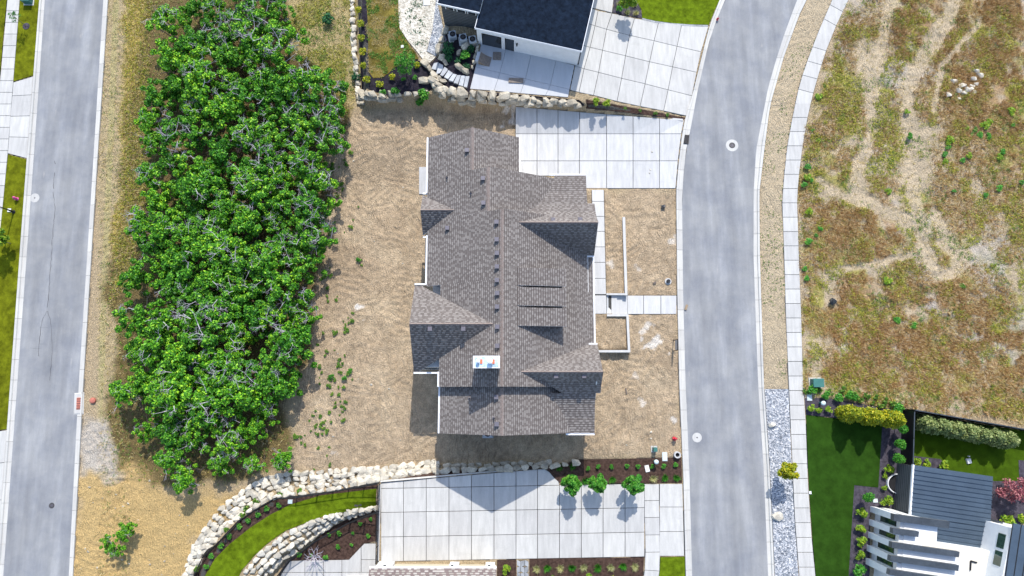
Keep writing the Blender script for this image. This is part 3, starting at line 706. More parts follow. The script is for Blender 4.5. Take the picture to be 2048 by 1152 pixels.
# regions
FIELD = [(1600, -80), (2200, -80), (2200, 860), (1800, 818), (1608, 790), (1596, 420), (1608, 300), (1640, 170), (1700, -20)]
LOT = [(700, 232), (850, 205), (1031, 214), (1031, 270), (1040, 380), (1210, 380), (1352, 380), (1360, 916), (1160, 918), (870, 925), (740, 940), (600, 940), (585, 870), (620, 700), (640, 500), (660, 330)]
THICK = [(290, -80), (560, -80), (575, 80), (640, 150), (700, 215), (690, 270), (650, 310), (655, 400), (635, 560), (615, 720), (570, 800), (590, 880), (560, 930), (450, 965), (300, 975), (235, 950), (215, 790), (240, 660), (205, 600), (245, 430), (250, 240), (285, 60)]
DRY = [(250, -80), (310, -80), (300, 80), (290, 260), (300, 400), (260, 560), (220, 600), (228, 520), (245, 300)]
YEL = [(140, 950), (260, 938), (320, 985), (450, 975), (500, 985), (400, 1090), (360, 1230), (130, 1230)]
GREY = [(160, 850), (235, 850), (300, 900), (280, 945), (155, 955)]
SLOPE = [(560, -80), (710, -80), (716, 200), (700, 235), (640, 160), (575, 90)]
mk = {k: soft(v, 34 if k in ('grey', 'yel') else 16, 16 if k in ('grey', 'yel') else 10, o=5 + i * 3) for i, (k, v) in enumerate((('field', FIELD), ('lot', LOT), ('thick', THICK), ('dry', DRY), ('yel', YEL), ('grey', GREY), ('slope', SLOPE)))}
tracks = np.maximum.reduce([pathmask(p, w) for p, w in (
    ([(1915, -40), (1895, 40), (1850, 110), (1815, 170), (1812, 260), (1822, 360), (1838, 450), (1850, 500), (1875, 548), (1905, 545), (1918, 510), (1895, 480), (1870, 430)], 17),
    ([(1722, 90), (1740, 180), (1750, 260), (1720, 320), (1705, 380), (1760, 420), (1830, 445)], 15), ([(1960, 40), (1880, 130), (1868, 220)], 7), ([(1640, 360), (1700, 400), (1800, 440), (1840, 470), (1838, 520)], 9),
    ([(1690, 540), (1770, 520), (1830, 510)], 8), ([(1790, -30), (1770, 60), (1745, 180)], 14))])
n1 = fbm(X, Y, 3.0, 1); n2 = fbm(X, Y, .9, 2); n3 = fbm(X, Y, 8, 4, 3)
def cc(c): return np.array(c)[None, None, :] * np.ones(X.shape)[:, :, None]
def blend(C, c, m): return C + (cc(c) - C) * m[:, :, None]
C = cc((.33, .265, .175))
verge = ss(190, 205, PXX) * (1 - ss(250, 262, PXX)); C = blend(C, (.33, .27, .165), verge)
C = blend(C, (.30, .30, .12), ((np.abs(PXX - (232 - PYY * .04)) < 6) * verge) * .35)
C = blend(C, (.37, .31, .22), ss(1510, 1530, PXX) * (1 - ss(1560, 1600, PXX - np.maximum(0, 200 - PYY) * .5)))
C = blend(C, (.335, .265, .185), mk['lot']); C = blend(C, (.255, .195, .135), mk['lot'] * ss(.46, .72, n3) * .45); C = blend(C, (.40, .33, .235), mk['lot'] * ss(.52, .75, n1) * .4)
for i_, (s_, a_) in enumerate(((1.6, .2), (.5, .25), (.3, .45))): C = C * (1 + (fbm(X, Y, s_, 140 + i_, 2) - .5) * a_ * (mk['lot'] * .8 + .25))[:, :, None]
C = blend(C, (.34, .28, .15), mk['slope']); C = blend(C, (.20, .19, .06), mk['slope'] * ss(.45, .62, n1) * .7)
fld = mk['field']; C = blend(C, (.36, .30, .215), fld)
BR = [soft(p, 30, 25, 30 + i) for i, p in enumerate(([(1770, -60), (1890, -60), (1870, 60), (1800, 110), (1765, 70)], [(1880, 110), (1960, -60), (2150, -60), (2150, 360), (2010, 330), (1900, 230)],
    [(1640, 400), (1760, 400), (1830, 450), (1840, 530), (1740, 530), (1640, 500)], [(1680, 560), (1850, 560), (2000, 600), (2150, 640), (2150, 840), (1900, 800), (1660, 740)]))]
brown = np.clip(sum(BR), 0, 1); C = blend(C, (.27, .165, .075), brown * ss(.35, .6, n2) * .7)
C = blend(C, (.26, .24, .06), fld * ss(.55, .68, fbm(X, Y, 2.2, 44)) * .8); C = blend(C, (.36, .335, .31), fld * ss(.56, .7, fbm(X, Y, 3.2, 47)) * .7)
C = blend(C, (.40, .335, .24), tracks * fld * .9)
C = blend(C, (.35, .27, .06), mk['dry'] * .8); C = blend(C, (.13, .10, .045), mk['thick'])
C = blend(C, (.40, .29, .135), mk['yel']); C = blend(C, (.38, .35, .31), mk['grey'] * (1 - mk['thick']))
for px, py, r, a in ((715, 625, 9, 1), (1310, 692, 13, .9), (1290, 658, 12, .7), (1222, 530, 7, .6), (1345, 485, 9, .6), (1020, 240, 14, .8), (1276, 540, 9, .5), (1350, 845, 7, .7), (1280, 805, 7, .6), (1690, 640, 14, .6), (1700, 690, 14, .5), (660, 915, 8, .5), (1270, 755, 8, .5)):
    d = np.hypot(PXX - px, (PYY - py) * .8) + (fbm(X, Y, .7, 19, 3) - .5) * 5.5 * r + r * .25; C = blend(C, (.62, .61, .59), (1 - ss(r * .2, r * 1.0, d)) * a * .8)
for px, py, r in ((1768, 550, 11), (1796, 553, 9), (1782, 543, 7)):
    d = np.hypot(PXX - px, (PYY - py) * 1.3) + (fbm(X, Y, .8, 23, 3) - .5) * 3 * r; C = blend(C, (.06, .06, .065), (1 - ss(r * .5, r, d)) * .85)
C[flat] = (.07, .07, .068)
# relief: machine-track ridges on the lot, clods elsewhere
cell = 2.6; ci = np.floor(X / cell).astype(int); cj = np.floor(Y / cell).astype(int); best = np.full(X.shape, 1e9); ang = np.zeros(X.shape); lx = np.zeros(X.shape); ly = np.zeros(X.shape)
for di in (-1, 0, 1):
    for dj in (-1, 0, 1):
        a, b = ci + di, cj + dj; r1 = _lat[(a * 7 + 11) & 255, (b * 13 + 5) & 255]; r2 = _lat[(a * 3 + 91) & 255, (b * 17 + 50) & 255]; r3 = _lat[(a * 19 + 3) & 255, (b * 5 + 77) & 255]
        qx = (a + r1) * cell; qy = (b + r2) * cell; d = (X - qx) ** 2 + (Y - qy) ** 2; m = d < best
        best = np.where(m, d, best); ang = np.where(m, r3 * math.pi, ang); lx = np.where(m, X - qx, lx); ly = np.where(m, Y - qy, ly)
wv = (fbm(X, Y, 1.1, 61) - .5) * 7
ridge = np.sin((lx * np.cos(ang) + ly * np.sin(ang)) * 2 * math.pi / .62 + wv) * ss(.40, .58, fbm(X, Y, 2.0, 63))
soilrel = ridge * .05 + (n2 - .5) * .10 + (fbm(X, Y, .42, 71, 2) - .5) * .15
rel = soilrel * (mk['lot'] * .95 + .12) + (fbm(X, Y, 1.3, 65) - .5) * (.28 * fld + .22 * mk['slope'] + .3 * mk['thick'] + .16 * mk['yel'] + .08) + (n3 - .5) * .7 * fld
rel += (fbm(X, Y, .4, 72, 2) - .5) * (.16 * fld + .10 * mk['grey'] + .08 * mk['yel'] + .12 * verge)
rel -= tracks * fld * .08
vergeR = ss(1510, 1530, PXX) * (1 - ss(1560, 1600, PXX - np.maximum(0, 200 - PYY) * .5))
rel += soilrel * (.7 * vergeR + .8 * verge + .6 * mk['yel'] + .8 * mk['grey'] + .6 * tracks * fld)
near = (ss(-2.0, 0, -np.abs(PXX - 1e9)))
Z2 = np.where(flat, Z - .07, Z + rel)
k = (np.arange(len(gxs) - 1)[:, None] * len(gys) + np.arange(len(gys) - 1)[None, :]).ravel()
Fc = np.stack([k, k + len(gys), k + len(gys) + 1, k + 1], 1)
V = np.stack([X.ravel(), Y.ravel(), Z2.ravel()], 1); CC = C.reshape(-1, 3)
# outer apron far past the picture on every side
nx, ny = len(gxs), len(gys)
rim = [i * ny for i in range(nx)] + [(nx - 1) * ny + j for j in range(1, ny)] + [i * ny + ny - 1 for i in range(nx - 2, -1, -1)] + [j for j in range(ny - 2, 0, -1)]
rv = V[rim]; far = rv.copy(); far[:, 0] = rv[:, 0] * 12; far[:, 1] = rv[:, 1] * 16; far[:, 2] = np.where(rv[:, 0] < -20, -8, -2)
o0 = len(V); V = np.vstack([V, far]); CC = np.vstack([CC, np.tile(np.array([[.34, .28, .16]]), (len(far), 1))]); m_ = len(rim)
q = np.arange(m_); qn = (q + 1) % m_; rim = np.array(rim)
Fc = np.vstack([Fc, np.stack([rim[q], o0 + q, o0 + qn, rim[qn]], 1)])
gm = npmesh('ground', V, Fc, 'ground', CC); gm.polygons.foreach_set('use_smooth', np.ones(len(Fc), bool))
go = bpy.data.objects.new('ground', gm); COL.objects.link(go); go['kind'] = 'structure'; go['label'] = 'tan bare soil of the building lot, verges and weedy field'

# ------------------------------------------------------------------ roofs
def clip_poly(poly, A, B, C):
    out = []; n = len(poly)
    for i in range(n):
        p, q = poly[i], poly[(i + 1) % n]; dp = A * p[0] + B * p[1] + C; dq = A * q[0] + B * q[1] + C
        if dp >= 0: out.append(p)
        if (dp >= 0) != (dq >= 0): t = dp / (dp - dq); out.append((p[0] + (q[0] - p[0]) * t, p[1] + (q[1] - p[1]) * t))
    return out
def plane3(p, q, r):
    n = (Vector(q) - Vector(p)).cross(Vector(r) - Vector(p)); b, c = -n.x / n.z, -n.y / n.z
    return (p[2] - b * p[0] - c * p[1], b, c)
def over(P, Q, e=.04): return (P[1] - Q[1], P[2] - Q[2], P[0] - Q[0] + e)      # where P lies above Q
def shingles(b, poly, P, exp=.215, wid=(.14, .34)):
    """rows of tabs laid on the plane z = a+bx+cy over a convex plan polygon"""
    a0, bx, by = P; g = math.hypot(bx, by)
    if g < 1e-4: ux, uy = 0.0, 1.0; g = 0
    else: ux, uy = bx / g, by / g                        # up-slope direction in plan
    vx, vy = -uy, ux; cosp = 1 / math.sqrt(1 + g * g); st = exp * cosp
    loc = [(p[0] * vx + p[1] * vy, p[0] * ux + p[1] * uy) for p in poly]
    lo = min(q[1] for q in loc); hi = max(q[1] for q in loc); n = len(loc)
    def span(t):
        xs = []
        for i in range(n):
            (s0, t0), (s1, t1) = loc[i], loc[(i + 1) % n]
            if t0 == t1: continue
            if min(t0, t1) - 1e-6 <= t <= max(t0, t1) + 1e-6: xs.append(s0 + (s1 - s0) * (t - t0) / (t1 - t0))
        return (min(xs), max(xs)) if len(xs) > 1 else None
    nx_, ny_, nz_ = -bx * cosp, -by * cosp, cosp
    def pt(s, t, h):
        x = s * vx + t * ux; y = s * vy + t * uy; z = a0 + bx * x + by * y
        return (x + nx_ * h, y + ny_ * h, z + nz_ * h)
    t = lo; 
    while t < hi - .01:
        t2 = min(t + st, hi); A = span(t + 1e-4); B = span(t2 - 1e-4)
        if A and B:
            s0, s1 = min(A[0], B[0]), max(A[1], B[1]); s = s0 - random.uniform(0, .2)
            dark = random.random() < .5
            while s < s1:
                w = random.uniform(*wid); e = s + w; dark = not dark if random.random() < .85 else dark
                col = random.uniform(.14, .42) if dark else random.uniform(.5, 1)
                a, c = max(s, A[0]), min(e, A[1]); a2, c2 = max(s, B[0]), min(e, B[1])
                if c > a or c2 > a2:
                    if c <= a: a = c = min(max((s + e) / 2, A[0]), A[1])
                    if c2 <= a2: a2 = c2 = min(max((s + e) / 2, B[0]), B[1])
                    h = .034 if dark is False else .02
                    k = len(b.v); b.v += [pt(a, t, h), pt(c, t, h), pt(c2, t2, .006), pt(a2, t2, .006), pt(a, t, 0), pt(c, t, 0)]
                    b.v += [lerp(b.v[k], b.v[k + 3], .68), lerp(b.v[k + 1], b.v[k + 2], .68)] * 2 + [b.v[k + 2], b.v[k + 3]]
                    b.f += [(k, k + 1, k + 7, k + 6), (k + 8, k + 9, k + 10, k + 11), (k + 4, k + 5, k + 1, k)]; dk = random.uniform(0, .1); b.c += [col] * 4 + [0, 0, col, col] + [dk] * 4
                s = e
        t = t2
    return b
class Roof:
    """one roof section: sheathing part with its shingles as a sub-part"""
    def __init__(s, parent, m='shingle'): s.p = parent; s.sh = MB(); s.sh.c = []; s.b = MB(); s.m = m
    def face(s, poly, P, clips=(), th=.2, **kw):
        for c in clips:
            poly = clip_poly(poly, *c)
            if len(poly) < 3: return
        a = sum(poly[i][0] * poly[(i + 1) % len(poly)][1] - poly[(i + 1) % len(poly)][0] * poly[i][1] for i in range(len(poly)))
        if a < 0: poly = poly[::-1]
        z = [P[0] + P[1] * p[0] + P[2] * p[1] for p in poly]
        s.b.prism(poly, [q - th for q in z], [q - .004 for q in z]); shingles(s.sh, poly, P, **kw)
    def done(s, name='roof', label=None):
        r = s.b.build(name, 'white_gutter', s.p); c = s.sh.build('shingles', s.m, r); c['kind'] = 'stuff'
        if label: r['label'] = label
        return r

# ------------------------------------------------------------------ the brown roofed house
house = thing('house', (0, 0, -1.2), 'large house with brown-grey shingle roof and several cross gables on the dirt lot', 'house')
K = .5833; XR, ZR = -.88, 8.67
PL_ = (ZR - K * XR, K, 0)                   # left slope shared by all ridges:  z = ZR + K (x - XR)
PRm = (ZR + K * XR, -K, 0)                  # right slope of the main ridge
def pr(xr): z = ZR + K * (xr - XR); return (z + K * xr, -K, 0), z
X1, X2 = -3.67, -2.17; P1, Z1 = pr(X1); P2, Z2_ = pr(X2)
yN1, yN2, yN3, yS3, yS4 = 14.02, 9.92, 5.8, -9.8, -13.96
def up(poly, P): return [(x, y, P[0] + P[1] * x + P[2] * y) for x, y in poly]
ra = Roof(house)
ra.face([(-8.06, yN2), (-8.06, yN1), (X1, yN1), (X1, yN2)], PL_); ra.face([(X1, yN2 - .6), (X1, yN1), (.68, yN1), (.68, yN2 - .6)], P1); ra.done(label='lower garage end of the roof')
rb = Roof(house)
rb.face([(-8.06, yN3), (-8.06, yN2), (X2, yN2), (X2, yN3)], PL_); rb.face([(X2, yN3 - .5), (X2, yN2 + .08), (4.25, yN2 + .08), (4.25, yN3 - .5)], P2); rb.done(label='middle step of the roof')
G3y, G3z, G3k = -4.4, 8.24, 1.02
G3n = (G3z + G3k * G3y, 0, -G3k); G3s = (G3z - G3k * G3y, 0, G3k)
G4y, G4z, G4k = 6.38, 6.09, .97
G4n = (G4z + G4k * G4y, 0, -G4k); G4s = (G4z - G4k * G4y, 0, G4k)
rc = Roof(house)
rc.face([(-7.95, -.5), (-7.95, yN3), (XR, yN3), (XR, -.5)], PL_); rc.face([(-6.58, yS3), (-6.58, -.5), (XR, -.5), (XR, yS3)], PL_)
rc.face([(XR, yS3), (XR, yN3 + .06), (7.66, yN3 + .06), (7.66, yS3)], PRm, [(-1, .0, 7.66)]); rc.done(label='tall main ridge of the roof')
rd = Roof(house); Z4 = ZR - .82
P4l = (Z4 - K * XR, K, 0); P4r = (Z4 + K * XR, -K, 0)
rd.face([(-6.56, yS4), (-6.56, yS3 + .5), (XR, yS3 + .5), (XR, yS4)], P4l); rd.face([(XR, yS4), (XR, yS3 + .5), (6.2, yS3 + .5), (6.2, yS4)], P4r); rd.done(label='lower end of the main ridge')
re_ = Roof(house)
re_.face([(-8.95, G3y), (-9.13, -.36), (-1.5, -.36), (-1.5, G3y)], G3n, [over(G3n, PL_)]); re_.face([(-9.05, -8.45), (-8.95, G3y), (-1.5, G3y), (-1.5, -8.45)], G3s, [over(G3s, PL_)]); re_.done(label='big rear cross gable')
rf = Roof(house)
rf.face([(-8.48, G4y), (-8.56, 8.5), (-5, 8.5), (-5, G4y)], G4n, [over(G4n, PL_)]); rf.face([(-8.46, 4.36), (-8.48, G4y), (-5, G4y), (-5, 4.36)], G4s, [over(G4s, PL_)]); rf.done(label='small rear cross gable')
# front gables: one steep side, one side swept out in a curve
g1c = [(4.78, 7.83), (5.55, 6.62), (6.35, 5.78), (7.25, 5.15), (8.6, 4.6), (10.32, 4.2)]
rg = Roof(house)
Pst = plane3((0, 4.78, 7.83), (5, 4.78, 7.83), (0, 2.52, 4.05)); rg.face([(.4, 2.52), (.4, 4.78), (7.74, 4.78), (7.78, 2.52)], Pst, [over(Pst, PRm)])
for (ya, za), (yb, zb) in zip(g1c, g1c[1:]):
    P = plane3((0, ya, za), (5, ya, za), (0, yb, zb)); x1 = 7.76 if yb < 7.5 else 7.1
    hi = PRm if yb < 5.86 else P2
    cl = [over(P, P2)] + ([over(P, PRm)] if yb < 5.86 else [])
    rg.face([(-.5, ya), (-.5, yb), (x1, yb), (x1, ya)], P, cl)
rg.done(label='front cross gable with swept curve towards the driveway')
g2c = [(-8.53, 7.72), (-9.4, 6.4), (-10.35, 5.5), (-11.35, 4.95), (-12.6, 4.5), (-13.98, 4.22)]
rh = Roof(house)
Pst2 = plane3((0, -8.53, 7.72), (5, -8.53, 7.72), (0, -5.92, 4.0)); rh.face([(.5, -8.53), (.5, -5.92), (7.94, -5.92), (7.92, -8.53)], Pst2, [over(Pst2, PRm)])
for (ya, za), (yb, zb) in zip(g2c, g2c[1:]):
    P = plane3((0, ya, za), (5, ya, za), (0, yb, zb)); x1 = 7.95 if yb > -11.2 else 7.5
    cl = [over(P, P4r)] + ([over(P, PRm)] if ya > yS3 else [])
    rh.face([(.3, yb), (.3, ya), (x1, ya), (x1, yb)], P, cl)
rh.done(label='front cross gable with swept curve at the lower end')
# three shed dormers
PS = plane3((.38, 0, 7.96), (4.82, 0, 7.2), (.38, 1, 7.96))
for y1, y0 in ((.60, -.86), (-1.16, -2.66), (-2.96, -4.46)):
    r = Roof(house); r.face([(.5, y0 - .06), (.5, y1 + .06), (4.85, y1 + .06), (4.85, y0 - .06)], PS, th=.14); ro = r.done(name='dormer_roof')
    b = MB(); b.prism([(.9, y0 + .08), (4.6, y0 + .08), (4.6, y1 - .08), (.9, y1 - .08)], [6.9, 5.0, 5.0, 6.9], [7.72, 7.08, 7.08, 7.72]); b.build('dormer_wall', 'siding_dark', house)
# ridge caps
def ridge(p, q, w=.17, n=None):
    p = Vector(p); q = Vector(q); d = (q - p); L = d.length; d.normalize(); s = Vector((-d.y, d.x, 0)); b = MB(); m = int(L / .22); k0 = K if abs(d.y) > .5 else .9
    for i in range(m):
        a = p + d * (L * i / m); c = p + d * (L * (i + 1) / m); h = .055; k = len(b.v)
        b.v += [tuple(a + s * w - Vector((0, 0, w * k0 - .03))), tuple(a + Vector((0, 0, h))), tuple(a - s * w - Vector((0, 0, w * k0 - .03))),
                tuple(c + s * w - Vector((0, 0, w * k0 - .01))), tuple(c + Vector((0, 0, h - .022))), tuple(c - s * w - Vector((0, 0, w * k0 - .01)))]
        b.f += [(k, k + 1, k + 4, k + 3), (k + 1, k + 2, k + 5, k + 4), (k, k + 2, k + 1)]
    b.build('ridge_cap', 'ridge_cap', house)
ridge((X1, yN1, Z1), (X1, yN2, Z1)); ridge((X2, yN2, Z2_), (X2, yN3, Z2_)); ridge((XR, yN3, ZR), (XR, yS3, ZR)); ridge((XR, yS3 - .1, Z4), (XR, yS4, Z4))
ridge((-8.95, G3y, G3z), (-1.65, G3y, G3z), .1); ridge((-8.48, G4y, G4z), (-5.35, G4y, G4z), .1); ridge((.6, 4.78, 7.83), (7.74, 4.78, 7.83), .1); ridge((.8, -8.53, 7.72), (7.92, -8.53, 7.72), .1)
# walls
def wall(poly, z0, z1, name='wall', m='wall_light', par=None):
    b = MB(); b.prism(poly, z0, z1); return b.build(name, m, par or house)
rect = lambda x0, y0, x1, y1: [(x0, y0), (x1, y0), (x1, y1), (x0, y1)]
wall(rect(-7.5, yN3, .2, yN1 - .45), -3, 4.55); wall(rect(-7.45, -1, 7.2, yN3 - .01), -3, 4.0); wall(rect(-6.1, yS4 + .45, 6.9, -1.01), -3, 3.9); wall(rect(-8.5, -8.0, -6.11, -1.02), -3, 4.3); wall(rect(-8.1, 4.8, -7.51, 8.0), -3, 4.2)
wall(rect(.21, yN3, 6.7, 9.85), -1.5, 4.2); wall(rect(7.21, 2.95, 7.35, 7.3), -1, 4.1); wall(rect(6.91, -13.5, 7.15, -6.3), -1, 4.1)
def gable(pts, name='gable_wall'):
    b = MB(); 
    q = [Vector(p) for p in pts]; n = (q[1] - q[0]).cross(q[2] - q[0]).normalized() * .06
    k = len(q); b.v = [tuple(p + n) for p in q] + [tuple(p - n) for p in q]; b.f = [tuple(range(k)), tuple(range(2 * k - 1, k - 1, -1))] + [(i, i + k, (i + 1) % k + k, (i + 1) % k) for i in range(k)]
    return b.build(name, 'wall_light', house)
gable([(-7.5, yN1 - .45, 4.5), (.2, yN1 - .45, 4.5), (X1, yN1 - .45, Z1 - .22)]); gable([(-6.1, yS4 + .45, 3.9), (6, yS4 + .45, 3.7), (XR, yS4 + .45, Z4 - .22)])
gable([(-6.4, yS3 + .3, 4.2), (6.8, yS3 + .3, 3.9), (XR, yS3 + .3, ZR - .22)]); gable([(-7.4, yN3 - .3, 4.4), (7.0, yN3 - .3, 3.7), (XR, yN3 - .3, ZR - .22)])
gable([(-7.4, yN2 - .3, 4.5), (3.2, yN2 - .3, 4.4), (X2, yN2 - .3, Z2_ - .22)])
gable([(-8.5, -8.0, 4.2), (-8.5, -.9, 4.2), (-8.5, G3y, G3z - .25)]); gable([(-8.1, 4.8, 4.1), (-8.1, 8.0, 4.1), (-8.1, G4y, G4z - .25)])
gable([(7.35, 2.9, 4.0), (7.35, 7.2, 4.7), (7.35, 4.78, 7.55)]); gable([(7.5, -11.0, 4.7), (7.5, -6.3, 4.0), (7.5, -8.53, 7.4)])
# gutters
def gut(p, q):
    b = MB(); p = Vector(p); q = Vector(q); d = (q - p).normalized(); s = Vector((-d.y, d.x, 0)) * .075
    b.prism([tuple((p + s)[:2]), tuple((q + s)[:2]), tuple((q - s)[:2]), tuple((p - s)[:2])], p.z - .14, p.z); b.build('gutter', 'white_gutter', house)
for p, q in (((-8.14, 8.5, 4.49), (-8.14, yN1, 4.49)), ((.76, 9.9, 4.5), (.76, yN1, 4.5)), ((-8.03, -.35, 4.53), (-8.03, 4.36, 4.53)), ((-6.66, yS3, 5.34), (-6.66, -8.45, 5.34)), ((-6.64, yS4, 4.49), (-6.64, yS3, 4.49)),
             ((7.74, -5.8, 3.68), (7.74, 2.4, 3.68)), ((-9.13, -.28, 4.3), (-6.7, -.28, 4.3)), ((-9.05, -8.53, 4.3), (-6.66, -8.53, 4.3)), ((5.2, 2.44, 4.03), (7.78, 2.44, 4.03)), ((5.6, -5.84, 4.0), (7.94, -5.84, 4.0)),
             ((4.9, -14.06, 4.22), (7.5, -14.06, 4.22)), ((3.6, 10.4, 4.2), (7.1, 10.4, 4.2)), ((-8.56, 8.58, 4.03), (-7.95, 8.58, 4.03)), ((-8.46, 4.28, 4.12), (-7.95, 4.28, 4.12))): gut(p, q)
# rear windows seen under the eaves
b = MB(); b.box((-7.9, -8.03, 1.6), (1.6, .1, 1.5)); wdw = b.build('window', 'glass', house); b = MB(); b.box((-7.9, -8.02, .8), (1.8, .16, .1)); b.build('sill', 'white', wdw)
# roof vents and pipes
def onplane(px, py, P):
    z = 7.0
    for _ in range(30): x, y = W(px, py, z); z = P[0] + P[1] * x + P[2] * y
    return Vector((x, y, z))
def box_vent(p, low=False):
    b = MB(); h = .3 if not low else .16; b.box((p.x, p.y, p.z + h / 2 - .02), (.34, .34, h), 0, .86); v = b.build('roof_vent', 'vent', house)
    b = MB(); b.box((p.x, p.y, p.z + h + .0), (.40, .40, .05), 0, .9); b.build('cap', 'vent', v)
    b = MB(); b.box((p.x, p.y - .15, p.z + h * .55), (.2, .06, .05)); b.build('louvre', 'dark', v)
for px, py in ((934, 302), (966, 358), (967, 407), (993, 445), (993.5, 480), (994, 507), (994, 534), (994, 561), (994.5, 587), (994.5, 614), (994.7, 654), (994.7, 692), (895, 457)): box_vent(onplane(px, py, PL_))
for px, py in ((992.5, 794), (993.5, 848)): box_vent(onplane(px, py, P4l))
for px, py in ((860.5, 658), (927, 658)): box_vent(onplane(px, py, G3s), False)
for px, py in ((1106, 440), (1160, 439.5)): box_vent(onplane(px, py, plane3((0, 4.78, 7.83), (5, 4.78, 7.83), (0, 5.55, 6.62))), True)
for px, py in ((1112, 752), (1168, 752)): box_vent(onplane(px, py, plane3((0, -8.53, 7.72), (5, -8.53, 7.72), (0, -9.4, 6.4))), True)
for px, py, P in ((894.5, 355, PL_), (942, 386, PL_), (939, 797, P4l), (988, 836, P4l)):
    p = onplane(px, py, P); b = MB(); b.tube(p - Vector((0, 0, .1)), p + Vector((0, 0, .42)), .06, .06, 8); v = b.build('vent_pipe', 'black', house); b = MB(); b.lathe(p, [(.15, -.06), (.14, .03), (.07, .1)], 10); b.build('flashing', 'vent', v)
# chimney
ch = MB(); ch.box((-2.13, -7.78, 8.6), (2.14, .92, 3.5)); cho = ch.build('chimney', 'wall_light', house)
b = MB(); b.box((-2.13, -7.78, 10.39), (2.24, 1.02, .1)); b.build('chimney_cap', 'white', cho)
b = MB(); b.box((-2.13, -7.78, 10.455), (2.0, .82, .03)); b.build('chimney_cover', 'blue_sheet', cho)
for x, r, h in ((-2.83, .14, .34), (-1.82, .2, .42)):
    b = MB(); b.lathe((x, -7.72, 10.46), [(r * .75, 0), (r * .75, h), (r * 1.15, h), (r * 1.1, h + .06), (r * .3, h + .14)], 16); b.build('flue_cap', 'white', cho)
    b = MB(); b.box((x + .28, -7.75, 10.51), (.2, .36, .07)); b.build('flue_collar', 'orange', cho)
# air conditioner by the lower wall
def ac_unit(loc, rz, label, d=.85, h=.85):
    a = thing('air_conditioner', loc, label, 'air conditioner'); a.rotation_euler = (0, 0, rz); l = Vector(loc); o = ORG[a]
    b = MB(); b.box((l.x, l.y, l.z + h / 2 + .06), (d, d, h), 0, .97); b.build('cabinet', 'ac_grey', a)
    b = MB(); b.lathe((l.x, l.y, l.z + h + .062), [(d * .40, 0), (d * .40, .02), (d * .36, .025)], 20); f = b.build('fan_opening', 'dark', a)
    b = MB()
    for i in range(5): t = i * math.tau / 5; b.box((l.x + math.cos(t) * d * .16, l.y + math.sin(t) * d * .16, l.z + h + .1), (d * .3, .07, .012), t)
    b.lathe((l.x, l.y, l.z + h + .095), [(.06, 0), (.06, .03), (.02, .04)], 10); b.build('fan_blades', 'iron', f)
    b = MB(); b.box((l.x, l.y, l.z + .02), (d + .25, d + .25, .1)); b.build('pad', 'concrete', a); return a
ac_unit(Vector((-2.4, -14.3, G(-2.4, -14.3))), 0, 'grey air conditioner in the shadow below the lower gable')

# ------------------------------------------------------------------ boulders
def hull_rock(seed, n=22):
    rg_ = np.random.default_rng(seed); p = rg_.normal(size=(n, 3)); p /= np.linalg.norm(p, axis=1)[:, None]
    p = np.sign(p) * np.abs(p) ** .75; p *= rg_.uniform(.82, 1.05, (n, 1)) * np.array([[.62, .5, .42]])
    bm = bmesh.new(); [bm.verts.new(q) for q in p]; r = bmesh.ops.convex_hull(bm, input=bm.verts[:])
    bmesh.ops.delete(bm, geom=[v for v in bm.verts if not v.link_faces], context='VERTS')
    me = bpy.data.meshes.new('boulder'); bm.to_mesh(me); bm.free(); return me
ROCKS = {}
for mname in ('rock', 'rock_white'):
    ROCKS[mname] = [hull_rock(100 + i) for i in range(9)]
    for q in ROCKS[mname]: q.materials.append(M[mname])
def boulder(parent, p, s, m='rock', rz=None, name='boulder', sq=1.0):
    o = bpy.data.objects.new(name, random.choice(ROCKS[m])); COL.objects.link(o)
    if parent is not None: o.parent = parent; o.location = Vector(p) - ORG[parent]
    else: o.location = p
    o.rotation_euler = (random.uniform(-.3, .3), random.uniform(-.3, .3), random.uniform(-.35, .35) if rz is None else rz + random.uniform(-.3, .3) + random.choice((0, math.pi)))
    o.scale = (s * random.uniform(.95, 1.3), s * random.uniform(.8, 1.1), s * random.uniform(.8, 1.1) * sq); return o
def along(pts, step):
    """points every step metres on a photo polyline lying on the ground"""
    P = [U(*p) for p in pts]; out = []; carry = 0
    for i, (a, b) in enumerate(zip(P, P[1:])):
        L = (b - a).length; d = carry
        while d < L:
            t = d / L; q = lerp(pts[i], pts[i + 1], t); out.append((q, math.atan2(b.y - a.y, b.x - a.x))); d += step * random.uniform(.8, 1.2)
        carry = d - L
    return out
def rockwall(label, rows, m='rock', loc=None, group=None, name='boulder_wall'):
    """rows: (photo polyline, boulder size, lift)"""
    w = thing(name, U(*rows[0][0][0]) if loc is None else loc, label, 'boulder wall', group)
    for pts, s, lift in rows:
        for q, a in along(pts, s * 1.12):
            k = s * random.uniform(.75, 1.2); g = U(q[0] + random.uniform(-1.2, 1.2), q[1] + random.uniform(-1.2, 1.2)); boulder(w, (g.x, g.y, g.z + k * .18 + lift), k, m, a)
    return w
def offs(a, b, t): return [lerp(p, q, t) for p, q in zip(a, b)]
rockwall('tall pale boulder retaining wall below the shaded patio', [([(866, 164), (878, 175), (896, 184), (925, 189), (990, 195), (1060, 201), (1130, 207), (1165, 211)], .9, .25), ([(870, 173), (886, 185), (920, 195), (980, 201), (1050, 206), (1120, 211), (1160, 214)], .9, .2), ([(876, 184), (896, 195), (935, 203), (1000, 208), (1080, 212)], .85, .15), ([(884, 195), (910, 203), (950, 208)], .85, .05)])
rockwall('narrow line of white boulders along the left side of the top garden', [([(705, -10), (706, 30), (708, 70), (711, 110), (714, 150), (719, 185)], .7, .05), ([(703, -10), (704, 60), (708, 120), (714, 180)], .5, -.1)], 'rock_white')
